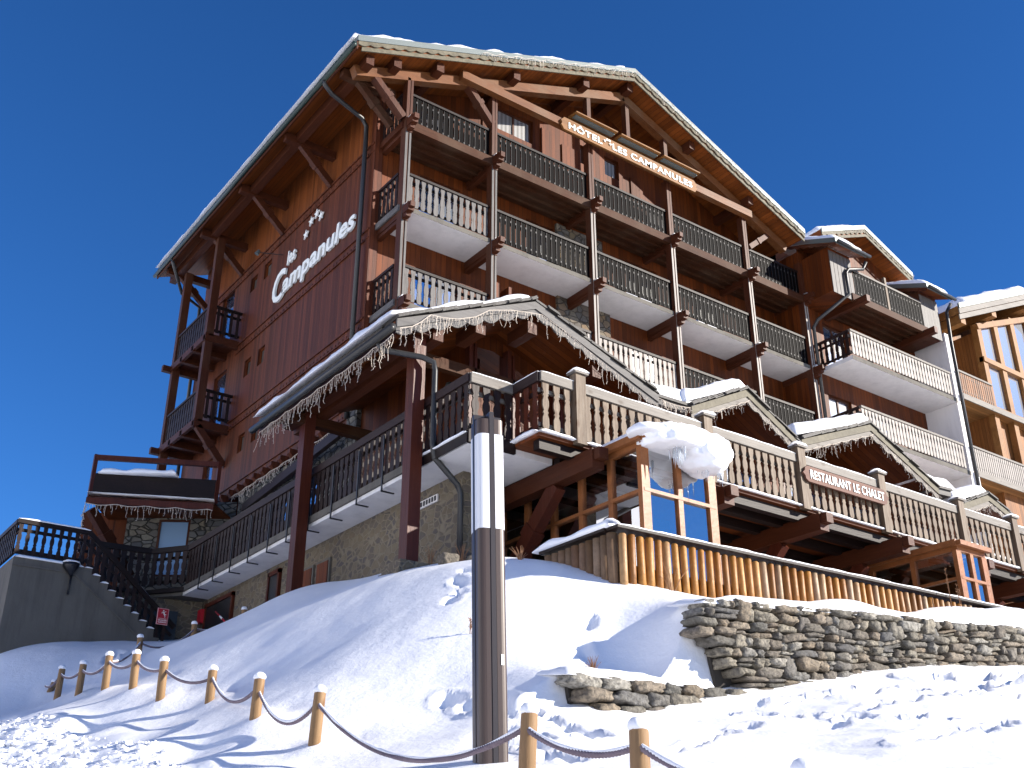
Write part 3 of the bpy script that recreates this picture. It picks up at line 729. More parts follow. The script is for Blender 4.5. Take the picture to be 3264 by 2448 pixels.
# back-corner balconies on the side wall
bx = 10.15
for y in (29.45, 32.15):
    b = MB(); b.box(bx-.12, bx+.12, y-.1, y+.1, 12.5 if y < 30 else 10.1, 19.0); b.build('corner_balcony_post', 'beamz', hotel)
for zf in (15.6, 12.75):
    b = MB(); b.box(bx-.1, XS, 29.35, 32.3, zf-.1, zf-.03)
    for y in (29.4, 30.35, 31.3, 32.25): b.beam((bx-.4 if y > 32 else bx-.15, y, zf-.2), (XS, y, zf-.2), .16, .2)
    b.beam((bx-.1, 29.3, zf-.16), (bx-.1, 32.3, zf-.16), .1, .22)
    sl = b.build('corner_balcony', 'beamy', hotel)
    railing(sl, (bx-.05, 32.1), (bx-.05, 29.5), zf, (-1, 0, 0), 'ornate', .19, ('darky', 'dark'), .98, .15)
    railing(sl, (bx+.1, 29.38), (XS, 29.38), zf, (0, -1, 0), 'plain', .19, ('darkx', 'dark'), .98, .09)
for a, c in (((bx, 29.4, 12.5), (XS-.03, 29.4, 11.45)), ((bx, 32.2, 10.9), (XS-.03, 32.2, 9.9))):
    b = MB(); b.beam(a, c, .16, .2); b.beam(lerp(a, c, .4), lerp(a, c, .52), .22, .27); b.build('corner_balcony_brace', 'beamy', hotel)
b = MB(); b.beam((9.7, 32.2, 10.3), (XS, 32.2, 10.3), .2, .2); b.build('corner_balcony_beam', 'beamy', hotel)
# downpipes
b = MB(); b.tube([(EL-.08, 20.95, rz(EL)-.3), (EL-.05, 20.97, 19.1), (9.65, 21.05, 18.98), (10.75, 21.38, 18.92), (10.92, 21.42, 18.75), (10.93, 21.42, 18.2), (10.93, 21.42, 10.2)], .062, 8); b.build('downpipe', 'pipe', hotel, True)
b = MB(); b.tube([(EL-.05, 31.9, rz(EL)-.25), (EL, 31.8, 19.0), (10.1, 32.5, 18.4), (10.9, 32.9, 18.3), (11.0, 33.1, 17.0), (11.0, 33.1, 11)], .06, 8); b.build('downpipe', 'pipe', hotel, True)
# fairy lights on the barge
fl = MB(); path = []
for k in range(41):
    x = 13.2+k*(RX-13.2)/40; path.append((x, 19.22, rz(x)-.12+.04*math.sin(k*1.7)))
fairy(fl, path, 3, .10, .05, .26, .006, .04)
path = [(RX+k*(26.3-RX)/50, 19.22, rz(RX+k*(26.3-RX)/50)-.10+.03*math.sin(k*2.1)) for k in range(51)]
fairy(fl, path, 5, .075, .05, .22, .006, .04)
tag(fl.build('fairy_lights', 'cable'), 'unlit icicle fairy lights tangled along the topmost hotel roof edge', 'string lights', 'icicle fairy lights')

# wall lettering
sg = thing('wall_lettering', 'large cream raised letters and four stars on the red timber side wall', 'sign', (XS-.05, 24.5, 15.9))
me_ = text_mesh('C', 1.42, .06, .12, 1, .022, .85); place_text(me_, 'letter_c', 'white', sg, (XS-.05, 27.02, 15.72), (0, -1, 0), (0, .0, 1))
me_ = text_mesh('ampanules', .84, .06, .12, 1.0, .020, 1.0)
wd = max(v.co.x for v in me_.vertices)
for v in me_.vertices: v.co.x *= 4.35/wd
me_.transform(Matrix.Translation((0, 0, 0)))
place_text(me_, 'letters_ampanules', 'white', sg, (XS-.05, 26.28, 15.84), (0, -1, .012), (0, .012, 1))
me_ = text_mesh('les', .62, .06, .12, 1, .015, .8); place_text(me_, 'letters_les', 'white', sg, (XS-.05, 26.1, 16.72), (0, -1, .02), (0, .02, 1))
for (y, z) in ((24.95, 17.22), (24.66, 17.52), (24.33, 17.60), (24.05, 17.38)):
    b = MB(); star(b, (XS-.04, y, z-.03), .16, (0, -1, 0), (0, 0, 1), .04); b.build('star', 'white', sg)
# hotel sign board on the tie beam
hs = thing('hotel_sign', 'long honey coloured board with white capitals hung across the upper gable', 'sign', (19, 19.6, 20.2))
b = MB(); x0, x1 = 16.22, 21.72; z0, z1 = 20.04, 20.47
prof = [(x0+.10, z0), (x1-.10, z0), (x1-.05, z0+.08), (x1, z0+.13), (x1-.04, z0+.21), (x1, z0+.30), (x1-.06, z0+.36), (x1-.12, z1), (x0+.12, z1), (x0+.06, z0+.36), (x0, z0+.30), (x0+.04, z0+.21), (x0, z0+.13), (x0+.05, z0+.08)]
b.prism([(x, 19.60, z) for x, z in prof], (0, .06, 0)); b.build('board', 'signw', hs)
me_ = text_mesh('HÔTEL   LES CAMPANULES', .3, .02, 0, 1.08, .004, 1); wd = max(v.co.x for v in me_.vertices)
for v in me_.vertices: v.co.x *= 5.02/wd
place_text(me_, 'lettering', 'white', hs, (16.46, 19.585, 20.13), (1, 0, 0), (0, 0, 1))
for k, (dx, dz) in enumerate(((0, .04), (.10, .12), (.20, .12), (.24, .0))):
    b = MB(); star(b, (17.86+dx*.9, 19.575, 20.26+dz*.9), .055, (1, 0, 0), (0, 0, 1), .012); b.build('star', 'white', hs)
for xa, xb in ((16.6, 18.2), (18.35, 19.95), (20.1, 21.65)):
    b = MB(); b.prism([(xa, 19.35, 20.62), (xa, 19.75, 20.62), (xa, 19.75, 20.70), (xa, 19.35, 20.66)], (xb-xa, 0, 0)); b.build('lamp_hood', 'signw', hs)
    b = MB(); b.box(xa+.05, xb-.05, 19.45, 19.6, 20.57, 20.615); b.build('tube_lamp', 'metal', hs)
# small spotlight on an arm of the side wall
sp = thing('arm_spotlight', 'small grey spotlight on a thin arm above the side wall lettering', 'spotlight', (XS, 27.0, 17.3))
b = MB(); b.tube([(XS, 26.6, 17.35), (10.4, 26.8, 17.28)], .012, 5); b.build('arm', 'black', sp)
b = MB(); b.tube([(10.42, 26.8, 17.36), (10.36, 26.82, 17.22)], [.04, .075], 8); b.build('head', 'metal', sp)

# ================================================================ RIGHT WING OF THE HOTEL
wing = thing('hotel_wing', 'lower timber wing with two little snowy shed roofs and a second gable', 'building', (30, 22, 5))
WY = 20.1
b = MB(); WHL = [(.9, 2.1, 8.6, 10.6), (.7, 1.9, 5.95, 7.9), (2.6, 4.2, 5.95, 7.9), (1.6, 3.0, 11.4, 13.3)]
holed_wall(b, (27.0, WY, 7.0), (1, 0, 0), (0, 0, 1), (0, -1, 0), 6.5, 13.6, WHL, .15, top=lambda u: 21.7-.4*abs(27+u-30.3)-7.0, ubreaks=(3.3,)); b.build('front_wall', 'front', wing)
for rr_ in WHL: window(wing, (27.0, WY, 7.0), (1, 0, 0), (0, 0, 1), (0, -1, 0), rr_, .15, .07, 'glassb', 'beamz', 1)
b = MB(); b.box(26.78, 27.02, 19.9, 26, 7.0, 19.9); b.build('side_wall', 'front', wing)
b = MB(); b.box(33.5, 33.6, WY, 27, 7, 19.8); b.build('side_wall', 'front', wing)
# boxed bays under small roofs
for x0, x1 in ((26.95, 28.1), (31.95, 33.0)):
    b = MB(); b.box(x0, x1, 18.82, 20.1, 17.95, 19.62); bay = b.build('boxed_bay', 'beamz' if x0 > 30 else 'front', wing)
    b = MB()
    for k in range(6): xx = x0+.02+k*(x1-x0)/6; b.box(xx, xx+.17, 18.795, 18.816, 17.9, 19.5)
    b.build('bay_cladding', 'greyb', bay)
    xa_, xb_ = x0-.2, x1+.25; zf_ = 19.62; bk = 20.9; sl_ = .42
    zz_ = lambda y: zf_+(y-18.35)*sl_
    b = MB(); b.prism([(xa_, 18.35, zf_-.12), (xa_, bk, zz_(bk)-.12), (xa_, bk, zz_(bk)), (xa_, 18.35, zf_)], (xb_-xa_, 0, 0)); rf = b.build('bay_roof', 'soffit', wing)
    b = MB(); b.prism([(xa_-.03, 18.3, zf_-.16), (xa_-.03, bk, zz_(bk)-.12), (xa_-.03, bk, zz_(bk)+.05), (xa_-.03, 18.3, zf_+.02)], (.028, 0, 0)); b.box(xa_, xb_, 18.30, 18.345, zf_-.16, zf_+.02); b.build('flashing', 'metal', rf)
    b = MB(); scallop_board(b, (xa_-.01, 18.33, zf_-.16), (xa_-.01, bk, zz_(bk)-.16), .13, .05, .3, .02, (-1, 0, 0)); b.build('scalloped_board', 'beamz', rf)
    b = MB(); snow_slab(b, (xa_+.0, 18.33, zf_), (xb_, 18.33, zf_), (xb_, bk, zz_(bk)), (xa_, bk, zz_(bk)), .26, 18, 24, x0, .3, .45); b.build('bay_roof_snow', 'snow', rf, True)
    b = MB(); b.tube([(x0-.2, 18.22, 19.48), (x1+.32, 18.22, 19.46)], .06, 8); b.tube([(x1+.45, 18.5, 19.45), (x1+.40, 18.62, 19.2), (x1-.3, 18.72, 19.0), (x1-.45, 18.72, 18.8), (x1-.45, 18.72, 18.0), (x1-1.1, 19.6, 17.2), (x1-1.1, 19.8, 17.0), (x1-1.1, 19.8, 13.0)] if x0 < 30 else [(x1+.45, 18.5, 19.45), (x1+.25, 18.6, 19.1), (x1+.2, 18.62, 17.9), (x1+.2, 18.62, 9.0)], .06, 8); b.build('downpipe', 'pipe', rf, True)
# second gable roof
GX0, GXA, GX1 = 27.7, 30.3, 32.9
gz = lambda x: 22.05-.42*abs(x-GXA)
b = MB(); b.prism([(GX0, 19.5, gz(GX0)-.3), (GXA, 19.5, gz(GXA)-.3), (GX1, 19.5, gz(GX1)-.3), (GX1, 19.5, gz(GX1)), (GXA, 19.5, gz(GXA)), (GX0, 19.5, gz(GX0))], (0, 9, 0)); rf = b.build('gable_roof', 'soffit', wing)
b = MB()
for xa, xb in ((GX0, GXA), (GXA, GX1)): b.prism([(xa, 19.44, gz(xa)-.12), (xb, 19.44, gz(xb)-.12), (xb, 19.44, gz(xb)+.06), (xa, 19.44, gz(xa)+.06)], (0, .055, 0))
b.build('flashing', 'metal', rf)
b = MB()
for xa, xb in ((GX0, GXA), (GXA, GX1)): scallop_board(b, (xa, 19.46, gz(xa)-.12), (xb, 19.46, gz(xb)-.12), .17, .07, .3, .03, (0, -1, 0)); b.prism([(xa, 19.49, gz(xa)-.42), (xb, 19.49, gz(xb)-.42), (xb, 19.49, gz(xb)-.31), (xa, 19.49, gz(xa)-.31)], (0, -.03, 0))
b.build('bargeboard', 'fasc', rf)
b = MB(); snow_slab(b, (GX0, 19.5, gz(GX0)), (GXA, 19.5, gz(GXA)), (GXA, 28, gz(GXA)), (GX0, 28, gz(GX0)), .26, 24, 30, 2, .3, .4); snow_slab(b, (GXA, 19.5, gz(GXA)), (GX1, 19.5, gz(GX1)), (GX1, 28, gz(GX1)), (GXA, 28, gz(GXA)), .20, 24, 30, 5, .3, .4); b.build('gable_snow', 'snow', rf, True)
b = MB(); fairy(b, [(GXA+k*(GX1-GXA)/24, 19.4, gz(GXA+k*(GX1-GXA)/24)-.1) for k in range(25)], 8, .09, .05, .22, .006, .03); fairy(b, [(29.0+k*.1, 19.4, gz(29.0+k*.1)-.12) for k in range(13)], 9, .2, .1, .26, .006, .03)
tag(b.build('fairy_lights', 'cable'), 'unlit icicle fairy lights on the second smaller gable of the hotel', 'string lights', 'icicle fairy lights')
# wing balconies
YB = 18.8
b = MB(); b.box(28.1, 31.95, YB+.02, WY, 18.0, 18.1); b.beam((27.9, YB+.02, 18.02), (32.1, YB+.02, 18.02), .14, .26)
for c in np.arange(YB+.3, WY, .3): b.beam((28.1, c, 17.95), (31.95, c, 17.95), .07, .1)
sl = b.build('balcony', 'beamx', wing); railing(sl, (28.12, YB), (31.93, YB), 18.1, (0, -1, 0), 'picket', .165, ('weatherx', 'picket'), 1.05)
for x in (28.15, 31.9): b = MB(); b.beam((x, YB-.45, 17.85), (x, WY, 17.85), .18, .24); b.build('balcony_bracket', 'beamy', wing)
b = MB(); b.box(29.9, 30.0, YB-.03, YB+.08, 18.1, 19.45); b.build('rail_post', 'weather', wing)
for zf in (15.72, 13.0):
    b = MB(); b.box(27.45, 33.2, YB, WY, zf-.14, zf); sl = b.build('balcony', 'plaster', wing)
    b = MB(); b.box(27.45, 33.2, YB-.01, YB-.003, zf-.143, zf+.01); b.build('slab_edge', 'concrete', sl)
    railing(sl, (27.47, YB), (33.0, YB), zf, (0, -1, 0), 'ornate', .17, ('weatherx', 'paleb'), .95, .135)
    railing(sl, (27.5, WY), (27.5, YB+.05), zf, (-1, 0, 0), 'ornate', .19, ('darky', 'dark'), .95, .12)
    b = MB(); b.box(33.2, 33.42, YB+.02, WY, zf-.14, zf+2.6); b.build('partition_wall', 'plaster', wing)
b = MB(); b.box(33.2, 33.42, YB+.02, WY, 10.2, 12.86); b.build('partition_wall', 'plaster', wing)
b = MB(); b.box(27.45, 33.3, YB, WY, 10.25, 10.4); b.build('lower_soffit', 'plaster', wing)

# ================================================================ PALE CHALET ON THE FAR RIGHT
ch = thing('pale_chalet', 'honey coloured timber chalet with a glazed gable, cut off by the picture edge', 'building', (38, 21, 8))
cz = lambda x: 22.05-.45*abs(x-39.5)
b = MB(); b.prism([(33.55, 18.3, cz(33.55)-.35), (39.5, 18.3, cz(39.5)-.35), (46, 18.3, cz(46)-.35), (46, 18.3, cz(46)-.05), (39.5, 18.3, cz(39.5)-.05), (33.55, 18.3, cz(33.55)-.05)], (0, 8, 0)); rf = b.build('roof', 'pale', ch)
b = MB()
for xa, xb in ((33.5, 39.5), (39.5, 46)): b.prism([(xa, 18.22, cz(xa)-.16), (xb, 18.22, cz(xb)-.16), (xb, 18.22, cz(xb)+.04), (xa, 18.22, cz(xa)+.04)], (0, .07, 0))
b.build('flashing', 'metal', rf)
b = MB()
for xa, xb in ((33.5, 39.5), (39.5, 46)): b.prism([(xa, 18.25, cz(xa)-.38), (xb, 18.25, cz(xb)-.38), (xb, 18.25, cz(xb)-.17), (xa, 18.25, cz(xa)-.17)], (0, .04, 0)); b.prism([(xa, 18.28, cz(xa)-.6), (xb, 18.28, cz(xb)-.6), (xb, 18.28, cz(xb)-.40), (xa, 18.28, cz(xa)-.40)], (0, .04, 0))
b.build('bargeboard', 'weatherx', rf)
b = MB(); snow_slab(b, (34.4, 18.35, cz(34.4)), (39.5, 18.35, cz(39.5)), (39.5, 26, cz(39.5)), (34.4, 26, cz(34.4)), .42, 40, 24, 11, .9, .35); b.build('roof_snow', 'snow', rf, True)
b = MB(); b.quad((33.6, 20.3, 8), (46, 20.3, 8), (46, 20.3, 19), (33.6, 20.3, 19)); b.prism([(33.6, 20.3, 19), (46, 20.3, 19), (39.5, 20.3, 21.8), (33.6, 20.3, cz(33.6)-.3)], (0, .05, 0)); b.build('front_wall', 'palep', ch)
for x in (33.9, 36.2, 38.9):
    b = MB(); b.beam((x, 18.4, cz(x)-.62), (x, 20.3, cz(x)-.62), .3, .34); b.build('purlin', 'pale', ch)
b = MB(); b.box(35.66, 44, 19.12, 20.3, 10.4, 19.2); b.build('glazed_bay', 'palep', ch)
for x in (35.75, 37.0, 38.3, 39.6):
    b = MB(); b.box(x-.15, x+.13, 18.85, 19.1, 13.0, min(cz(x)-.4, 19.5+(x-35.75)*.42)); b.build('post', 'pale', ch)
b = MB(); b.beam((35.6, 18.9, 19.35), (40, 18.9, 21.1), .2, .22); b.beam((35.6, 18.9, 18.0), (41, 18.9, 18.0), .2, .2); b.beam((35.6, 18.9, 16.0), (41, 18.9, 16.0), .2, .2); b.build('glazing_beam', 'pale', ch)
for x in (35.9, 37.15, 38.45):
    b = MB(); b.quad((x, 18.98, 16.1), (x+.95, 18.98, 16.1), (x+.95, 18.98, 17.9), (x, 18.98, 17.9)); b.quad((x, 18.98, 18.1), (x+.95, 18.98, 18.1), (x+.95, 18.98, 19.3+(x+.95-35.6)*.38), (x, 18.98, 19.3+(x-35.6)*.38)); b.build('window_pane', 'glassb', ch)
for zf in (15.95, 13.05):
    b = MB(); b.box(33.45, 44, 18.72, 20.3, zf-.18, zf); sl = b.build('balcony', 'palec', ch)
    b = MB(); b.box(33.45, 44, 18.68, 18.72, zf-.2, zf+.02); b.build('balcony_edge', 'weatherx', sl)
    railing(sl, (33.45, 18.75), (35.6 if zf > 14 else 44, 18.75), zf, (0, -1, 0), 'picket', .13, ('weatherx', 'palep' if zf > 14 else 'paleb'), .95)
b = MB(); b.box(35.5, 35.62, 20.2, 20.3, 13.05, 15.1); b.box(36.6, 36.72, 20.2, 20.3, 13.05, 15.1); b.box(35.5, 36.72, 20.2, 20.3, 15.0, 15.12); b.build('door_frame', 'pale', ch)
b = MB(); b.tube([(36.9, 20.2, 14.8), (36.9, 20.2, 14.6)], [.07, .11], 8); b.build('wall_lamp', 'metal', ch)
b = MB(); b.box(33.42, 33.5, 18.7, 20.3, 8, 13); b.box(33.5, 44, 18.75, 20.3, 10.0, 10.2); b.build('lower_balcony', 'plaster', ch)

# ================================================================ RESTAURANT ANNEX: terrace, porch gables
ZF = 7.1
ter = thing('restaurant_terrace', 'raised timber deck with carved grey balusters wrapping the hotel front', 'terrace', (18, 15, 5))
TX, TYF, TYA = 9.5, 13.35, 14.1
b = MB(); b.box(TX+.02, 11.3, TYA+.03, 27.0, 6.87, 7.05); b.build('white_slab', 'plaster', ter)
b = MB(); b.box(TX-.03, TX+.02, TYA, 26.9, 6.95, 7.09); b.build('slab_edge', 'concrete', ter)
b = MB(); b.box(TX-.03, 10.45, TYA-.04, TYA+.03, 6.86, 7.09); b.box(TX-.045, TX-.032, TYA, 15.6, 6.86, 7.09); b.build('edge_board', 'darkx', ter)
b = MB(); b.box(10.43, 27.5, TYF+.02, 15.3, 6.98, 7.09); b.box(11.3, 27.5, 15.3, 21.1, 6.98, 7.09); b.build('deck', 'ceil', ter)
for y in (13.55, 14.0, 14.6, 15.4, 16.3):
    b = MB(); b.beam((10.5 if y < 14 else 11.3, y, 6.88), (27.5, y, 6.88), .16, .18); b.build('joist', 'darkx', ter)
PX = [11.27, 14.43, 17.12, 19.75, 22.72, 24.95, 27.6]
for x in PX[:-1]+[27.0]:
    b = MB(); xx = x+.12; b.beam((xx, 13.0, 6.66), (xx, 17.5, 6.66), .26, .34); b.beam((xx, 12.85, 6.72), (xx, 13.05, 6.72), .2, .2); b.build('floor_beam', 'beamy', ter)
    b = MB(); b.beam((xx, 14.1, 6.5), (xx, 15.7, 5.0), .2, .28); b.beam((xx, 14.75, 5.88), (xx, 14.93, 5.72), .25, .34); b.build('brace', 'column', ter)
b = MB(); b.quad((11.3, 17.4, 3.6), (28, 17.4, 3.6), (28, 17.4, 7.0), (11.3, 17.4, 7.0)); b.quad((28, 17.4, 3.6), (28, 13.5, 3.6), (28, 13.5, 7.0), (28, 17.4, 7.0)); b.build('undercroft_wall', 'front', ter)
b = MB(); b.box(10.2, 10.5, 15.3, 27.3, 4.6, 6.868); b.box(10.5, 10.75, 15.3, 15.6, 4.0, 6.868); b.build('basement_wall', 'bstone', ter)
# basement openings and vent in basement wall
for y0, y1, z0, z1 in ((20.95, 21.5, 5.6, 6.42), (20.2, 20.8, 5.65, 6.42)):
    b = MB(); b.box(10.15, 10.198, y0, y1, z0, z1); wo_ = b.build('basement_window', 'concrete', ter)
    b = MB(); b.box(10.135, 10.149, y0+.05, y1-.05, z0+.05, z1-.06); b.build('shutter', 'front', wo_)
for y0, y1 in ((22.7, 23.15), (25.3, 26.9)):
    b = MB(); b.box(10.15, 10.198, y0, y1, 5.3, 6.62); do = b.build('basement_door', 'black', ter)
    b = MB(); b.box(10.12, 10.199, y0-.08, y0, 5.3, 6.7); b.box(10.12, 10.199, y1, y1+.08, 5.3, 6.7); b.box(10.12, 10.199, y0-.08, y1+.08, 6.62, 6.72); b.build('door_frame', 'column', do)
b = MB(); b.box(10.17, 10.198, 16.1, 16.72, 6.52, 6.66); vt = b.build('vent', 'plaster', ter)
b = MB()
for k in range(6): y = 16.14+k*.095; b.box(10.16, 10.169, y, y+.055, 6.545, 6.635)
b.build('vent_slot', 'black', vt)
# side railing (dark) and front railing (weathered)
b = MB(); b.box(TX-.01, TX+.03, TYA, 26.85, 7.09, 7.10); sr = b.build('side_railing', 'darky', ter)
railing(sr, (TX, 26.85), (TX, TYA), ZF-.05, (-1, 0, 0), 'lobed', .2, ('darky', 'dark'), 1.10, .15, .03, .16, .09, .05)
for y in [16.91, 17.87, 18.92, 19.92, 20.93, 21.88, 22.9, 23.9, 24.9, 25.8]:
    b = MB(); b.box(TX-.055, TX-.035, y-.02, y+.02, 6.78, 7.9); b.box(TX-.055, TX+.22, y-.02, y+.02, 6.78, 6.80); b.build('rail_bracket', 'black', ter)
# far end railing turns towards the stairs
b = MB(); b.beam((9.5, 26.85, 7.0), (8.85, 27.75, 7.0), .1, .1); b.beam((8.85, 27.75, 7.0), (7.0, 27.95, 7.0), .1, .1); fe = b.build('end_railing', 'darkx', ter)
railing(fe, (8.85, 27.75), (9.5, 26.85), ZF, (-.81, -.58, 0), 'lobed', .2, ('darkx', 'dark'), 1.05, .15, .03, .14)
railing(fe, (7.05, 27.95), (8.85, 27.75), ZF, (0, -1, 0), 'lobed', .2, ('darkx', 'dark'), 1.05, .15, .03, .14)
b = MB(); b.prism([(9.5, 27.0, 6.87), (11.1, 27.0, 6.87), (11.1, 29.5, 6.87), (7.0, 29.5, 6.87), (7.0, 28.0, 6.87), (8.85, 27.8, 6.87)], (0, 0, .18)); b.build('end_slab', 'concrete', ter)
b = MB(); b.prism([(10.2, 27.35, 4.0), (9.6, 27.5, 4.0), (7.0, 28.1, 4.0), (7.0, 28.3, 4.0), (10.2, 27.6, 4.0)], (0, 0, 2.868)); b.build('basement_wall', 'bstone', ter)
b = MB(); b.prism([(9.62, 27.45, 5.2), (8.75, 27.65, 5.2), (8.75, 27.60, 5.2), (9.6, 27.40, 5.2)], (0, 0, 1.35)); b.build('basement_door', 'black', ter)
# A-B-C jog
b = MB(); b.box(TX, 10.42, TYA-.02, TYA+.02, 7.09, 7.10); jg = b.build('jog_railing', 'weatherx', ter)
railing(jg, (TX, TYA), (10.42, TYA), ZF-.05, (0, -1, 0), 'lobed', .2, ('weatherx', 'dark'), 1.10, .15, .03, .18, .10, .05, snow=True)
b = MB(); b.box(10.40, 10.43, TYF, TYA, 7.09, 7.10); jg = b.build('jog_railing', 'darky', ter)
railing(jg, (10.43, TYA), (10.43, TYF), ZF-.05, (-1, 0, 0), 'lobed', .2, ('darky', 'column'), 1.10, .15, .03, .18, .10, .05, snow=True)
b = MB(); b.box(10.43, 11.15, TYF-.02, TYF+.02, 7.09, 7.1); jg = b.build('jog_railing', 'weatherx', ter)
railing(jg, (10.43, TYF), (11.15, TYF), ZF-.05, (0, -1, 0), 'lobed', .2, ('weatherx', 'weather'), 1.10, .14, .03, .17, .10, .05, snow=True)
for k in range(len(PX)-1):
    b = MB(); b.box(PX[k]+.1, PX[k+1]-.1, TYF+.0, TYF+.05, 7.05, 7.10); pn = b.build('front_railing', 'weatherx', ter)
    railing(pn, (PX[k]+.12, TYF), (PX[k+1]-.12, TYF), ZF-.05, (0, -1, 0), 'lobed', .2, ('weatherx', 'weather'), 1.10, .14, .03, .17, .10, .05, snow=True)
for x in PX:
    b = MB(); b.box(x-.11, x+.11, TYF-.10, TYF+.07, 6.98, 8.30); p_ = b.build('rail_post', 'weather', ter)
    b = MB(); b.box(x-.15, x+.15, TYF-.14, TYF+.11, 8.302, 8.34); b.build('post_cap', 'weatherx', p_)
    b = MB(); snow_strip(b, (x-.16, TYF-.02, 8.342), (x+.16, TYF-.02, 8.342), .27, .10, .06, x); b.build('cap_snow', 'snow', p_, True)
b = MB(); snow_strip(b, (10.4, TYF-.03, 7.04), (11.15, TYF-.03, 7.04), .10, .07, .1); snow_strip(b, (11.4, TYF-.03, 7.04), (27.5, TYF-.03, 7.04), .08, .06, .12); snow_strip(b, (10.38, TYA, 7.04), (10.38, TYF, 7.04), .12, .09, .1, 4); snow_strip(b, (TX-.05, 15.6, 7.04), (TX-.05, TYA, 7.04), .07, .06, .1, 5)
b.build('edge_snow', 'snow', ter, True)
for k in range(len(PX)-1):
    for dx in (.35, .55):
        b = MB(); x = PX[k]+dx; b.box(x, x+.06, 13.28, 13.33, 6.82, 7.0); b.build('hanger', 'weather', ter)
# restaurant sign
rs = thing('restaurant_sign', 'weathered pinkish board with white capitals fixed to the terrace balusters', 'sign', (18.4, 13.2, 7.6))
x0, x1, z0, z1 = 17.02, 19.82, 7.56, 7.90
prof = [(x0+.16, z0), (x1-.16, z0), (x1-.08, z0+.05), (x1-.07, z0+.11), (x1, z0+.17), (x1-.07, z0+.23), (x1-.08, z0+.29), (x1-.16, z1), (x0+.16, z1), (x0+.08, z0+.29), (x0+.07, z0+.23), (x0, z0+.17), (x0+.07, z0+.11), (x0+.08, z0+.05)]
b = MB(); b.prism([(x, 13.19, z) for x, z in prof], (0, .05, 0)); b.build('board', 'signr', rs)
me_ = text_mesh('RESTAURANT LE CHALET', .27, .015, 0, 1.08, .002, 1); wd = max(v.co.x for v in me_.vertices)
for v in me_.vertices: v.co.x *= 2.42/wd
place_text(me_, 'lettering', 'white', rs, (17.22, 13.18, 7.635), (1, 0, 0), (0, 0, 1))

# porch roofs (gables over the terrace)
GABLES = [(8.6, 11.75, 15.02, 15.2, 'wide first gable with slate edge, at the corner above the terrace', 9.38, 10.78, 9.60),
          (16.0, 17.85, 19.66, 15.2, 'second little gable with thick snow between two valleys', 9.60, 10.50, 9.52),
          (19.62, 22.42, 25.0, 15.2, 'third little gable with snow, above the restaurant board', 9.70, 10.78, 9.62),
          (25.85, 27.38, 28.55, 15.2, 'fourth little gable, farthest along the terrace', 9.33, 9.93, 9.52)]
def slate_edge(mb, p, q, y0, wid=.55, seed=0):
    rd = random.Random(seed); p = V3(p); q = V3(q); L = (q-p).length; d = (q-p)/L; up = V3((0, 0, 1)); s = 0
    while s < L:
        w_ = rd.uniform(.3, .5); a = p+d*s; e = p+d*min(L+.02, s+w_)
        t = rd.uniform(.025, .045); lift = rd.uniform(.0, .03)
        y = y0+rd.uniform(-.04, .02)
        for kk in range(2):
            o = up*(kk*.045+lift)
            mb.prism([V3((a.x, y+kk*.03, a.z))+o, V3((e.x, y+kk*.03, e.z))+o+up*.02, V3((e.x, y+kk*.03, e.z))+o+up*(t+.02), V3((a.x, y+kk*.03, a.z))+o+up*t], (0, wid, 0))
        s += w_*.8
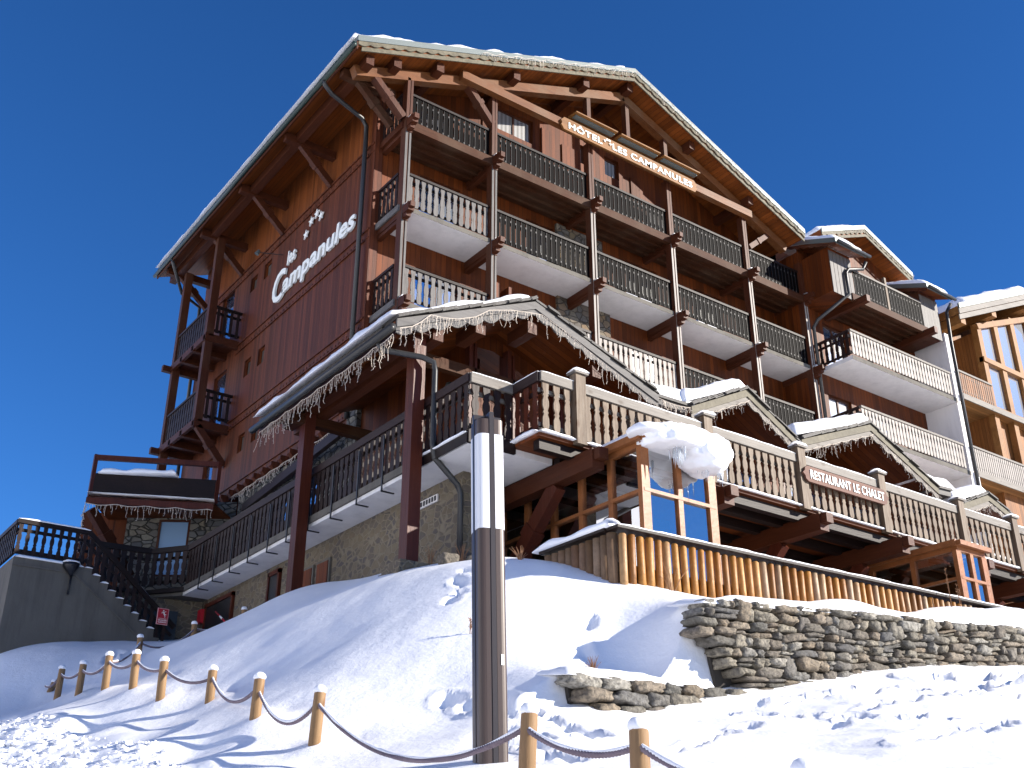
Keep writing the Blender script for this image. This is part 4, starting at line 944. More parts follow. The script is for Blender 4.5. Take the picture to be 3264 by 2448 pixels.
for gi, (xl, xa, xr, yf, lab, zl, za, zr) in enumerate(GABLES):
    gt = thing('porch_gable', lab, 'gable roof', (xa, yf+2, zl), 'gabled roofs over the restaurant terrace')
    yb = 21.0
    b = MB(); b.prism([(xl, yf, zl-.16), (xa, yf, za-.16), (xr, yf, zr-.16), (xr, yf, zr-.02), (xa, yf, za-.02), (xl, yf, zl-.02)], (0, yb-yf, 0)); b.build('soffit', 'soffit_y', gt)
    b = MB()
    for (xa_, za_, xb_, zb_) in ((xl, zl, xa, za), (xa, za, xr, zr)): b.prism([(xa_, yf-.07, za_-.17), (xb_, yf-.07, zb_-.17), (xb_, yf-.07, zb_-.0), (xa_, yf-.07, za_-.0)], (0, .05, 0))
    b.build('bargeboard', 'greyfasc' if gi == 0 else 'fasc', gt)
    b = MB()
    for (xa_, za_, xb_, zb_) in ((xl, zl, xa, za), (xa, za, xr, zr)): scallop_board(b, (xa_, yf-.04, za_-.17), (xb_, yf-.04, zb_-.17), .18, .09, .42, .03, (0, -1, 0))
    b.build('scalloped_board', 'greyfasc' if gi == 0 else 'weatherx', gt)
    b = MB(); slate_edge(b, (xl, yf, zl), (xa, yf, za), yf-.10, .6, gi); slate_edge(b, (xa, yf, za), (xr, yf, zr), yf-.10, .6, gi+9)
    b.prism([(xl, yf+.4, zl), (xa, yf+.4, za), (xr, yf+.4, zr), (xr, yf+.4, zr+.07), (xa, yf+.4, za+.07), (xl, yf+.4, zl+.07)], (0, yb-yf-.4, 0))
    b.build('slates', 'slate', gt)
    b = MB(); th = .09 if gi == 0 else .33
    snow_slab(b, (xl-.15, yf-.05, zl+.05 if gi == 0 else zl+.09), (xa, yf-.05, za+.09), (xa, yb, za+.09), (xl-.15, yb, zl+.05 if gi == 0 else zl+.09), th*1.4 if gi == 0 else th, 34, 60, gi*3.1, .05 if gi == 0 else .3, .7 if gi == 0 else .25)
    snow_slab(b, (xa+.25, yf+.35, za+.04-.1), (xr, yf+.35, zr+.08), (xr, yb, zr+.08), (xa+.25, yb, za-.02), .05, 20, 20, gi*2.1, .2, .8)
    b.build('snow_layer', 'snow', gt, True)
    # fairy lights along the gable
    b = MB()
    if gi == 0:
        hooks = [(8.63, 9.17), (8.87, 9.27), (9.05, 9.42), (9.26, 9.64), (9.54, 9.67), (9.85, 9.74), (10.26, 9.92), (10.58, 10.17), (11.1, 10.34), (11.6, 10.44), (11.86, 10.48), (12.44, 10.30), (13.1, 10.01), (13.95, 9.68), (14.51, 9.45), (15.0, 9.26)]
        fairy(b, [(x_, yf-.13, z_) for x_, z_ in hooks], 21, .075, .08, .46, .0062, .022)
        # along the side eave
        P = []
        for k in range(8): P += sag((xl-.04, 15.2+k*.72, zl-.30), (xl-.04, 15.2+(k+1)*.72, zl-.30), 5, .04)[:-1]
        fairy(b, P, 44, .06, .1, .46, .0058, .022)
        lb = 'unlit icicle fairy lights swagged around the slate roofed corner gable'
    else:
        for (xa_, za_, xb_, zb_, sd_) in ((xl, zl, xa, za, 50+gi), (xa, za, xr, zr, 60+gi)):
            m_ = 6
            for k in range(m_):
                p0 = lerp((xa_, yf-.12, za_-.28), (xb_, yf-.12, zb_-.28), k/m_); p1 = lerp((xa_, yf-.12, za_-.28), (xb_, yf-.12, zb_-.28), (k+1)/m_)
                fairy(b, sag(p0, p1, 4, .03), sd_*7+k, .085, .06, .32, .006, .024)
        lb = {1: 'unlit icicle fairy lights edging the second little gable', 2: 'unlit icicle fairy lights edging the third gable above the restaurant board', 3: 'unlit icicle fairy lights edging the farthest little gable'}[gi]
    tag(b.build('fairy_lights', 'cable'), lb, 'string lights', 'icicle fairy lights')
# valley roof pieces between gables
for (x0, z0_, x1, z1_, y0) in ((15.0, 9.60, 16.02, 9.62, 15.25), (24.75, 9.66, 25.75, 9.72, 15.25)):
    vt_ = thing('valley_roof', 'flat snowy roof strip in the valley %s' % ('beside the wide corner gable' if x0 < 20 else 'before the farthest little gable'), 'roof', ((x0+x1)/2, y0+2, z0_))
    b = MB(); b.prism([(x0, y0, z0_-.15), (x1, y0, z1_-.15), (x1, y0, z1_+.02), (x0, y0, z0_+.02)], (0, 21-y0, 0)); b.build('roof_board', 'greyfasc', vt_)
    b = MB(); b.prism([(x0, y0-.06, z0_+.0), (x1, y0-.06, z1_+.0), (x1, y0-.06, z1_+.07), (x0, y0-.06, z0_+.07)], (0, .5, 0)); b.build('slates', 'slate', vt_)
    b = MB(); snow_slab(b, (x0-.5, y0-.02, z0_+.09), (x1+.35, y0-.02, z1_+.09), (x1+.35, 21, z1_+.09), (x0-.5, 21, z0_+.09), .34, 16, 34, 6, .25, .35); b.build('snow_layer', 'snow', vt_, True)
    if x0 < 20:
        b = MB(); fairy(b, sag((x0, y0-.1, z0_-.05), (x1, y0-.1, z1_-.05), 6, .05), 71, .04, .08, .3, .0075, .03)
        tag(b.build('fairy_lights', 'cable'), 'short tangle of unlit icicle lights in the valley beside the corner gable', 'string lights', 'icicle fairy lights')
# ice and a block on the corner gable roof
b = MB(); b.prism([(9.75, 15.3, 9.95), (10.0, 15.3, 10.08), (10.02, 15.3, 10.22), (9.86, 15.3, 10.2)], (0, .35, 0))
tag(b.build('roof_stone', 'dry'), 'single grey stone lying on the snow of the corner gable roof', 'stone')

# porch structure: columns, beams, enclosed restaurant room
po = thing('restaurant_porch', 'timber porch frame and paneled dining room under the corner gable', 'porch', (11, 18, 5))
for y, zb in ((19.95, 5.1), (15.55, 4.78)):
    b = MB(); b.box(9.16, 9.40, y-.13, y+.13, zb, 9.34); b.build('column', 'column', po)
b = MB()
for k in range(4): s = .36-.035*k; b.box(9.2-s, 9.28+s, 15.5-s, 15.5+s, 4.68+k*.09, 4.765+k*.09)
b.build('column_base', 'bstone', po)
b = MB(); b.beam((9.28, 15.3, 9.47), (9.28, 21.0, 9.47), .26, .24); b.build('eave_beam', 'beamy', po)
b = MB(); b.beam((8.66, 15.25, 9.14), (8.66, 21.0, 9.14), .04, .16); b.build('eave_board', 'beamy', po)
for x, z in ((9.55, 9.62), (10.5, 10.06), (11.75, 10.45), (13.4, 9.95)):
    b = MB(); b.beam((x, 15.25, z-.22), (x, 21.0 if x > 11.8 or x < 10 else 15.95, z-.22), .22, .26); b.build('purlin', 'beamy', po)
b = MB(); b.beam((8.9, 19.95, 9.2), (XS, 19.95, 9.2), .2, .22); b.build('cross_beam', 'beamx', po)
b = MB(); b.beam((9.0, 16.5, 9.52), (12.3, 16.5, 9.52), .16, .24); b.build('tie_beam', 'beamx', po)
b = MB(); b.box(XS, XS+.12, 16.62, 21.1, 7.08, 10.7); b.build('side_wall', 'front', po)
for x in (11.14, 12.1, 13.35):
    b = MB(); b.box(x-.08, x+.02, 16.45, 16.62, 7.08, 10.3 if x < 12.5 else 10.0); b.box(x+.03, x+.09, 16.42, 16.62, 7.08, 10.2 if x < 12.5 else 9.9); b.build('window_post', 'column', po)
b = MB(); b.prism([(11.2, 16.6, 9.62), (12.05, 16.6, 9.62), (12.05, 16.6, 10.15), (11.75, 16.6, 10.25), (11.2, 16.6, 10.22)], (0, .02, 0)); b.build('window_pane', 'glass_sky', po)
b = MB(); b.prism([(12.25, 16.6, 9.62), (13.3, 16.6, 9.62), (12.25, 16.6, 10.02)], (0, .02, 0)); b.build('window_pane', 'glass_sky', po)
b = MB(); b.quad((11.2, 16.63, 7.1), (11.2, 16.63, 10.6), (15.0, 16.63, 10.6), (15.0, 16.63, 7.1)); b.build('gable_wall', 'front', po)
b = MB(); b.quad((15.0, 16.9, 7.1), (15.0, 16.9, 10.4), (28.0, 16.9, 10.4), (28.0, 16.9, 7.1)); b.build('dining_wall', 'front', po)
for x in (15.6, 18.3, 20.9, 23.4, 25.6):
    b = MB(); b.box(x, x+1.6, 16.84, 16.895, 7.2, 9.4); f_ = b.build('window_frame', 'column', po)
    b = MB(); b.box(x+.08, x+.77, 16.82, 16.838, 7.3, 9.3); b.box(x+.84, x+1.52, 16.82, 16.838, 7.3, 9.3); b.build('pane', 'glassb', f_)
for y0, y1, m_ in ((19.9, 21.05, 'glassb'), (17.9, 19.2, 'glassb')):
    b = MB(); b.box(XS-.04, XS-.003, y0, y1, 7.12, 8.35); f_ = b.build('door_frame', 'dark', po)
    b = MB(); b.box(XS-.055, XS-.042, y0+.07, y1-.07, 7.2, 8.28); b.build('pane', m_, f_)
b = MB(); b.box(XS-.12, XS+.3, 21.0, 21.5, 7.08, 10.9); b.build('stone_pier', 'astone', po)
b = MB(); b.beam((XS-.4, 21.2, 9.72), (XS+.1, 28.0, 9.72), .12, .24); b.build('lintel', 'darky', po)
# gutter and downpipe of the corner gable
b = MB(); b.tube([(8.50, 15.1, 9.17), (8.50, 21.1, 9.17)], .075, 10); b.tube([(8.55, 15.7, 9.1), (8.65, 15.68, 8.98), (9.25, 15.3, 8.86), (9.45, 15.22, 8.78), (9.47, 15.2, 8.6), (9.44, 15.15, 7.15), (9.47, 15.12, 6.9), (10.02, 15.22, 6.55), (10.1, 15.22, 6.4), (10.1, 15.22, 5.0)], .055, 10)
b.build('gutter', 'pipe', po, True)
b = MB(); fairy(b, [(XS-.25, 27.9-k*.25, 10.02+.02*math.sin(k*2)) for k in range(27)], 91, .06, .06, .28, .0075, .03)
tag(b.build('fairy_lights', 'cable'), 'unlit icicle fairy lights hanging on the stone wall behind the walkway', 'string lights', 'icicle fairy lights')
wl = thing('wall_lantern', 'small round metal lantern on the timber wall beside the porch window', 'wall lamp', (XS-.1, 17.1, 9.45))
b = MB(); b.tube([(XS-.1, 17.1, 9.5), (XS-.1, 17.1, 9.36)], [.06, .09], 10); b.tube([(XS, 17.1, 9.52), (XS-.1, 17.1, 9.52)], .02, 6); b.build('body', 'metal', wl, True)
b = MB(); b.tube([(XS-.1, 17.1, 9.358), (XS-.1, 17.1, 9.30)], [.075, .03], 10); b.build('glass', 'diff', wl, True)

# ================================================================ GLASS VERANDAS
def veranda(label, x0, x1, y0, yb, z0, z1, ts, cols_x, cols_y):
    v = thing('glass_veranda', label, 'conservatory', ((x0+x1)/2, (y0+yb)/2, z0), 'glazed verandas below the terrace')
    fwd = .075; b = MB()
    xsn = [x0+(x1-x0)*i/cols_x for i in range(cols_x+1)]; ysn = [y0+(yb-y0)*i/cols_y for i in range(cols_y+1)]
    for i, x in enumerate(xsn): w_ = .09 if i in (0, cols_x) else .055; b.box(x-w_, x+w_, y0-.05, y0+.05, z0, z1)
    for i, y in enumerate(ysn[1:], 1): b.box(x0-.05, x0+.05, y-.055, y+.055, z0, z1)
    for zz, hh in ((z1+.05, .12), (ts, .06), (z0+.05, .1)):
        b.beam((x0-.05, y0, zz), (x1+.05, y0, zz), .115, hh); b.beam((x0, y0+.06, zz), (x0, yb, zz), .115, hh)
    b.beam((x0-.12, y0-.1, z1+.14), (x0-.12, yb, z1+.14), .1, .12); b.beam((x0-.12, y0-.15, z1+.13), (x1+.1, y0-.15, z1+.13), .1, .1)
    b.box(x1-.05, x1+.05, y0+.06, y0+.5, z0, z1)
    b.build('frame', 'frame', v)
    for i in range(cols_x):
        for za_, zb_ in ((z0+.1, ts-.03), (ts+.03, z1)):
            b = MB(); b.quad((xsn[i], y0, za_), (xsn[i+1], y0, za_), (xsn[i+1], y0, zb_), (xsn[i], y0, zb_)); b.build('pane', 'clear', v)
    for i in range(cols_y):
        for za_, zb_ in ((z0+.1, ts-.03), (ts+.03, z1)):
            b = MB(); b.quad((x0, ysn[i+1], za_), (x0, ysn[i], za_), (x0, ysn[i], zb_), (x0, ysn[i+1], zb_)); b.build('pane', 'clear', v)
    b = MB(); b.box(x0-.1, x1+.1, y0-.1, yb, z1+.11, z1+.16); b.build('roof', 'plaster', v)
    b = MB(); b.beam((x0+.1, y0+.7, z1-.02), (x1, y0+.7, z1-.02), .08, .1); b.beam((x0+.1, y0+1.7, z1-.02), (x1, y0+1.7, z1-.02), .08, .1); b.build('rafter', 'frame', v)
    b = MB(); b.box(x1, x1+.04, y0+.5, yb, z0, z1+.1); b.box(x0, x1, yb, yb+.04, z0, z1+.1); b.build('inner_wall', 'signw', v)
    b = MB(); b.box(x0, x1, y0+.08, yb, z0-.1, z0-.02); b.build('floor', 'interior', v)
    return v
v1 = veranda('near glazed veranda with a huge overhanging lump of snow on its roof', 11.75, 13.3, 12.3, 17.0, 3.9, 6.74, 5.98, 2, 6)
b = MB(); b.quad((11.9, 12.42, 4.0), (12.4, 12.42, 4.0), (12.4, 12.42, 5.6), (11.9, 12.42, 5.6)); b.build('curtain', 'interior', v1)
v2 = veranda('far glazed veranda beside the end of the log palisade', 20.58, 21.5, 12.3, 16.5, 4.6, 6.50, 5.92, 2, 4)
# snow lump on the veranda
def blob(mb, c, rad, n=28, m=18, amp=.18, seed=0, freq=2.2, flat=None):
    vs = []; c = V3(c)
    for j in range(m+1):
        th = math.pi*j/m
        for i in range(n):
            ph = 2*math.pi*i/n
            d = V3((math.sin(th)*math.cos(ph), math.sin(th)*math.sin(ph), math.cos(th)))
            e = V3([math.copysign(abs(a)**.8, a) for a in d])
            k = 1+.035*noise.noise(d*8+V3((seed, 9, 0)))+.02*noise.noise(d*17)+amp*noise.noise(d*freq+V3((seed, 1, 0)))+amp*.35*noise.noise(d*freq*3.4+V3((0, seed, 0)))
            p = c+V3((e.x*rad[0], e.y*rad[1], e.z*rad[2]))*k
            if flat is not None and p.z < flat: p.z = flat+(p.z-flat)*.12
            vs.append(p)
    fs = [(j*n+i, (j+1)*n+i, (j+1)*n+(i+1) % n, j*n+(i+1) % n) for j in range(m) for i in range(n)]
    mb.add(vs, fs)
b = MB(); snow_slab(b, (11.6, 12.15, 6.91), (13.3, 12.15, 6.91), (13.3, 13.3, 6.91), (11.6, 13.3, 6.91), .16, 26, 16, 3, .2, .4)
blob(b, (12.40, 12.08, 6.86), (.78, .44, .30), 56, 36, .16, 3, 2.0, 6.72); blob(b, (12.86, 11.98, 6.74), (.42, .42, .35), 48, 32, .18, 8, 2.1, 6.42); blob(b, (11.9, 12.15, 6.92), (.5, .34, .15), 40, 20, .10, 5, 1.6, 6.88)
rd = random.Random(3)
tag(b.build('snow_overhang', 'snow', None, True), 'big rounded snow mass bulging over the near veranda roof', 'snow')
b = MB(); snow_slab(b, (11.58, 12.2, 6.93), (11.8, 12.2, 6.93), (11.8, 14.6, 6.93), (11.58, 14.6, 6.93), .06, 6, 20, 2, .08, .5); b.build('roof_snow', 'snow', v1, True)
for k in range(34):
    x = rd.choice([rd.uniform(12.1, 12.3), rd.uniform(12.6, 12.85), rd.uniform(12.95, 13.25)]); y = rd.uniform(11.75, 12.05); z = 6.62 if x < 12.5 else 6.50; ln = rd.uniform(.10, .32)
    b = MB(); b.tube([(x, y, z+.06), (x+.005, y, z-ln*.4), (x, y+.004, z-ln)], [.013, .009, .001], 5)
    tag(b.build('icicle', 'ice', None, True), 'clear icicle under the %s of the snow mass on the near veranda' % ('thin tail' if x < 12.4 else 'bulging middle' if x < 12.9 else 'rounded end'), 'icicle', 'icicles under the veranda snow')

# ================================================================ LOG PALISADE
pal = thing('log_palisade', 'orange fence of upright round logs with a snowy cap rail', 'fence', (14, 11, 3.9))
ptop = lambda x: 4.66+.021*(x-9.95)
b = MB(); rd = random.Random(12); x = 10.03
bw = MB()
while x < 21.5:
    r_ = rd.uniform(.052, .066); t = ptop(x)-.035-rd.uniform(0, .03); lean = rd.uniform(-.012, .012)
    zb = H(x, 10.9)-.25
    if t > zb+.1:
        pts = [(x-lean, 11.0, zb), (x, 11.0, (zb+t)/2), (x+lean, 11.0, t-.02), (x+lean, 11.0, t)]
        (bw if rd.random() < .0 else b).tube(pts, [r_*1.05, r_, r_*.95, r_*.6], 9)
    x += .172+rd.uniform(-.008, .008)
b.build('log_row', 'logs', pal, True)
b = MB(); y = 11.14
while y < 12.6:
    r_ = rd.uniform(.07, .085); b.tube([(9.97, y, 3.6), (9.97+rd.uniform(-.01, .01), y, 4.62)], r_, 9); y += .158
b.build('side_log_row', 'logs_grey', pal, True)
b = MB(); b.box(10.0, 21.6, 11.07, 11.10, 3.4, 4.2); b.build('backing_board', 'dark', pal)
b = MB(); b.prism([(9.85, 10.88, ptop(9.85)-.02), (21.6, 10.88, ptop(21.6)-.02), (21.6, 10.88, ptop(21.6)+.02), (9.85, 10.88, ptop(9.85)+.02)], (0, .26, 0)); b.prism([(9.82, 11.14, 4.64), (10.12, 11.14, 4.64), (10.12, 11.14, 4.68), (9.82, 11.14, 4.68)], (0, 1.5, 0)); b.build('cap_rail', 'darkx', pal)
b = MB(); snow_strip(b, (9.85, 11.0, ptop(9.85)+.02), (21.5, 11.0, ptop(21.5)+.02), .25, .055, .12); snow_strip(b, (9.96, 11.0, 4.68), (9.96, 12.75, 4.68), .36, .20, .1, 6); b.build('cap_snow', 'snow', pal, True)

# ================================================================ DRY STONE WALL
dw = thing('dry_stone_wall', 'rough retaining wall of stacked flat stones holding the snowy terrace', 'wall', (13, 9, 2))
b = MB(); rd = random.Random(77)
def stone(mb, cx, cy, cz_, hx, hy, hz, tilt, rd):
    N = 6; vs = []; key = {}; fs = []
    ex = rd.uniform(3.0, 5.5); sh = [rd.uniform(-.20, .20) for _ in range(4)]; off = V3((rd.uniform(0, 50), rd.uniform(0, 50), 0))
    def vid(i, j, k):
        if (i, j, k) in key: return key[(i, j, k)]
        p = V3((2*i/N-1, 2*j/N-1, 2*k/N-1)); q = p.copy()
        n_ = (abs(p.x)**ex+abs(p.y)**ex+abs(p.z)**ex)**(1/ex); s_ = p.normalized(); s_ = p/ n_ if n_ > 0 else p
        s_.x *= 1+sh[0]*s_.z+sh[1]*.4; s_.z *= 1+sh[2]*s_.x
        s_ *= 1+.22*noise.noise(s_*1.7+off)+.10*noise.noise(s_*4.5+off)
        w = V3((s_.x*hx, s_.y*hy, s_.z*hz)); c, s2 = math.cos(tilt), math.sin(tilt)
        w = V3((w.x*c-w.z*s2, w.y, w.x*s2+w.z*c))
        key[(i, j, k)] = len(vs); vs.append(V3((cx, cy, cz_))+w); return key[(i, j, k)]
    for a in range(N):
        for c in range(N):
            fs.append((vid(a, 0, c), vid(a+1, 0, c), vid(a+1, 0, c+1), vid(a, 0, c+1)))
            fs.append((vid(a, c, N), vid(a, c+1, N), vid(a+1, c+1, N), vid(a+1, c, N)) if False else (vid(a, c, N), vid(a+1, c, N), vid(a+1, c+1, N), vid(a, c+1, N)))
            fs.append((vid(a, c, 0), vid(a, c+1, 0), vid(a+1, c+1, 0), vid(a+1, c, 0)))
            fs.append((vid(0, a, c), vid(0, a, c+1), vid(0, a+1, c+1), vid(0, a+1, c)))
            fs.append((vid(N, a, c), vid(N, a+1, c), vid(N, a+1, c+1), vid(N, a, c+1)))
    mb.add(vs, fs)
wtop = lambda x: 3.14+.088*(x-9.3) if x > 9.3 else 2.10+.03*(x-7.26)
def lay(mb, x0f, x1, z, hrow, ytilt=0):
    x = x0f
    while x < x1:
        w_ = rd.uniform(.10, .36)*(1.15 if x < 12 else .95)
        if rd.random() < .25: w_ *= .55
        cx = x+w_/2; tl = .088*.9
        zz = z+(cx-9.3)*tl+rd.uniform(-.012, .012); top = wtop(cx)
        gb = H(cx, 8.75)
        if zz-hrow/2 < top-.02 and zz+hrow/2 > gb-.05:
            hh = hrow*rd.uniform(.42, .56)
            if rd.random() < .18: # two thin stones
                stone(mb, cx, 8.99+rd.uniform(-.02, .02), zz+hh*.5, w_/2*.98, .15, hh*.42, tl+rd.uniform(-.05, .05), rd)
                stone(mb, cx, 8.99+rd.uniform(-.02, .02), zz-hh*.5, w_/2*.98, .15, hh*.42, tl+rd.uniform(-.05, .05), rd)
            else: stone(mb, cx, 8.99+rd.uniform(-.035, .03), zz, w_/2*.98, .16, hh, tl+rd.uniform(-.09, .09), rd)
        x += w_*.985
starts = [9.34, 9.24, 9.16, 9.20, 9.34, 9.52, 9.62, 9.74, 9.88, 10.0, 10.1, 10.2, 10.3]
HC = .112
def cb(k, x): return 3.16+(x-9.3)*.080 - k*HC + (.05*noise.noise(V3((x*1.1, k*.6, 0)))+.03*noise.noise(V3((x*3.1, k*1.7, 5))) if k > 0 else 0)
taken = {}
for k in range(12):
    x = starts[k]+rd.uniform(-.04, .04)
    while x < 24.5:
        w_ = rd.choice([.12, .18, .24, .28, .34, .44])*rd.uniform(.8, 1.15); cx = x+w_/2
        if any(a0 < cx < a1 for a0, a1 in taken.get(k, [])): x += .03; continue
        two = rd.random() < .055 and k < 10
        zt_, zb_ = cb(k, cx), cb(k+(2 if two else 1), cx)
        if two: taken.setdefault(k+1, []).append((x-.01, x+w_*.9)); w_ = max(w_, .22)
        gb = H(cx, 8.75)
        if zt_ > gb-.02:
            hh = (zt_-zb_)*.5; sl_ = (cb(k, cx+.1)-cb(k, cx-.1))/.2
            yy = 9.0+rd.uniform(-.045, .035)
            if not two and rd.random() < .16:
                stone(b, cx, yy, zb_+hh*1.5, w_*.5, .15, hh*.5, sl_+rd.uniform(-.06, .06), rd); stone(b, cx, yy+.03, zb_+hh*.5, w_*.48, .15, hh*.48, sl_+rd.uniform(-.06, .06), rd)
            else: stone(b, cx, yy, (zt_+zb_)/2, w_*.495, .17, hh*rd.uniform(.90, 1.04), sl_*.7+rd.uniform(-.10, .08), rd)
        x += w_*rd.uniform(.93, 1.0)
b.build('upper_stones', 'dry', dw, True)
b = MB(); z = 2.07+.0
def lay2(mb, x0f, x1, z, hrow):
    x = x0f
    while x < x1:
        w_ = rd.uniform(.28, .50); cx = x+w_/2
        if z+hrow/2 > H(cx, 8.75)-.05: stone(mb, cx, 8.98+rd.uniform(-.03, .03), z+(cx-7.26)*.03+rd.uniform(-.01, .01), w_/2*.97, .17, hrow*.52, rd.uniform(-.05, .08), rd)
        x += w_*.98
for k, (xs_, hr) in enumerate(((7.25, .13), (7.42, .14), (7.6, .13), (7.75, .12))):
    z -= hr/2; lay2(b, xs_, 10.0, z, hr); z -= hr/2
b.build('lower_stones', 'dry', dw, True)
b = MB(); b.prism([(9.7, 9.06, 1.9), (24, 9.06, 2.5), (24, 9.06, wtop(24)-.12), (9.45, 9.06, wtop(9.45)-.12)], (0, .05, 0)); b.prism([(7.5, 9.06, 1.3), (9.7, 9.06, 1.6), (9.7, 9.06, 2.02), (7.4, 9.06, 1.98)], (0, .05, 0)); b.build('core', 'core', dw)
b = MB(); 
for x0_, x1_, f_ in ((9.3, 24, lambda x: wtop(x)+.0), (7.25, 9.5, lambda x: 2.10+.03*(x-7.26))):
    n_ = int((x1_-x0_)/.5)
    snow_slab(b, (x0_, 8.86, f_(x0_+.01)-.05), (x1_, 8.86, f_(x1_ if x1_ > 10 else 9.29)-.05), (x1_, 9.5, f_(x1_ if x1_ > 10 else 9.29)+.03), (x0_, 9.5, f_(x0_+.01)+.03), .10, 90 if x1_ > 10 else 26, 8, 5, .16, .9)
b.build('cap_snow', 'snow', dw, True)

# ================================================================ ROPE FENCE POSTS
ALLP = [(5.785, 23.65, 3.90, 3.61), (5.57, 21.79, 3.84, 3.26), (5.44, 19.95, 3.63, 3.06), (5.32, 18.07, 3.47, 2.86), (5.25, 16.47, 3.23, 2.66), (5.26, 15.27, 2.94, 2.41),
        (5.56, 14.23, 2.70, 2.29), (5.03, 11.52, 2.15, 1.66), (5.08, 10.16, 1.83, 1.27), (4.67, 6.18, 1.13, .59), (4.54, 4.91, .88, .31), (4.25, 3.45, .50, .1),
        (7.0, 21.9, 4.62, 4.2), (8.55, 23.2, 5.33, 4.95), (9.65, 23.2, 5.80, 5.5)]
PD = ['farthest short stub leaning at the street corner', 'weathered, second after the tilted stub', 'third, pale, below the concrete stair block', 'fourth, where the second rope row branches off', 'fifth, tall with a thick snow cap',
      'sixth, cracked down its front', 'seventh, short, on its own snow mound', 'eighth, knotted, where the rope starts to dip steeply', 'ninth, tall, standing clear in bright snow', 'tenth, just beside the lamp post', 'eleventh, nearest whole one with a tied rope end',
      'only its snow cap showing at the lower edge', 'first of the inner row, in shade', 'second of the inner row, under the stair foot', 'third of the inner row, near the basement wall']
def make_post(height):
    t = thing('fence_post', 'x', 'post', (0, 0, 0), 'round wooden posts of the rope fence', True)
    b = MB(); r0 = .06; hh = height+.45
    b.tube([(0, 0, -.45), (0, 0, height*.5), (0.003, 0, height-.012), (0.003, 0, height)], [r0*1.02, r0, r0*.98, r0*.9], 16); b.build('shaft', 'post', t, True)
    b = MB(); rings = [(.052, -.006), (.064, .004), (.067, .020), (.061, .042), (.044, .062), (.020, .072)]
    vs_ = [V3((r_*math.cos(2*math.pi*i/16)*(1+.08*math.sin(3*i)), r_*math.sin(2*math.pi*i/16)*(1+.07*math.cos(2*i)), height+z_)) for r_, z_ in rings for i in range(16)]
    b.add(vs_, [(j*16+i, j*16+(i+1) % 16, (j+1)*16+(i+1) % 16, (j+1)*16+i) for j in range(5) for i in range(16)]+[tuple(range(80, 96)), tuple(range(15, -1, -1))]); b.build('snow_cap', 'snow', t, True)
    return t
proto = make_post(.56)
for i, (x, y, zt_, zb) in enumerate(ALLP):
    o = proto if i == 0 else copy_tree(proto)
    o.location = (x, y, zt_-.56+.0); o.rotation_euler = (R(random.uniform(-2.5, 2.5)), R(random.uniform(-3, 3) + (14 if i == 0 else 0)), random.uniform(-.5, .5))
    o['label'] = 'round wooden fence post: '+PD[i]
    if i == 0: o.location = (x, y, zt_-.56)
def rope(i, j, drop, lab):
    p = V3((ALLP[i][0], ALLP[i][1], ALLP[i][2]-.10)); q = V3((ALLP[j][0], ALLP[j][1], ALLP[j][2]-.10))
    L = (q-p).length; n = max(24, int(L/.035)); t = thing('fence_rope', lab, 'rope', tuple(p), 'ropes slung between the fence posts')
    P = sag(p, q, n, drop); b = MB()
    near = p.length < 13
    if near:
        for k in range(3):
            pts = []
            for m_, c in enumerate(P):
                a = 2*math.pi*(m_*L/n/.10)+k*2.094
                pts.append(c+V3((0, math.cos(a)*.0115, math.sin(a)*.0115)) if abs(q.x-p.x) > abs(q.y-p.y) else c+V3((math.cos(a)*.0115, 0, math.sin(a)*.0115)))
            b.tube(pts, .0125, 6)
    else: b.tube(P[::3]+[P[-1]], .021, 7)
    b.build('strands', 'rope', t, True)
    b = MB(); rd = random.Random(i*7+j)
    Q = [c+V3((0, 0, .019)) for c in P]; rr_ = [.006+.013*max(0, noise.noise(c*2.2)+.45) for c in P]; rr_[0] = rr_[-1] = .003
    b.tube(Q, rr_, 6); b.build('rope_snow', 'snow', t, True)
for i, j, d_, lab in ((0, 1, .10, 'short far rope from the tilted stub'), (1, 2, .10, 'rope rising past the concrete block, second span'), (2, 3, .12, 'snow crusted rope, third span by the stair block'), (3, 4, .10, 'snow crusted rope, fourth span where the rows meet'),
                    (4, 5, .08, 'snow crusted rope, span right of the thick capped post'), (5, 6, .12, 'snow crusted rope, span from the cracked post'), (6, 7, .22, 'rope falling from the short mound post'), (7, 8, .28, 'deeply sagging rope before the bright snow'),
                    (8, 9, .36, 'long sagging rope passing in front of the lamp post'), (9, 10, .10, 'thick nearest rope between the lamp post and nearest post'), (10, 11, .08, 'frosted rope end leaving the nearest whole post'),
                    (3, 12, .12, 'inner rope climbing from the branching post'), (12, 13, .22, 'inner rope in shade below the stairs'), (13, 14, .16, 'inner rope reaching the basement wall')):
    rope(i, j, d_, lab)

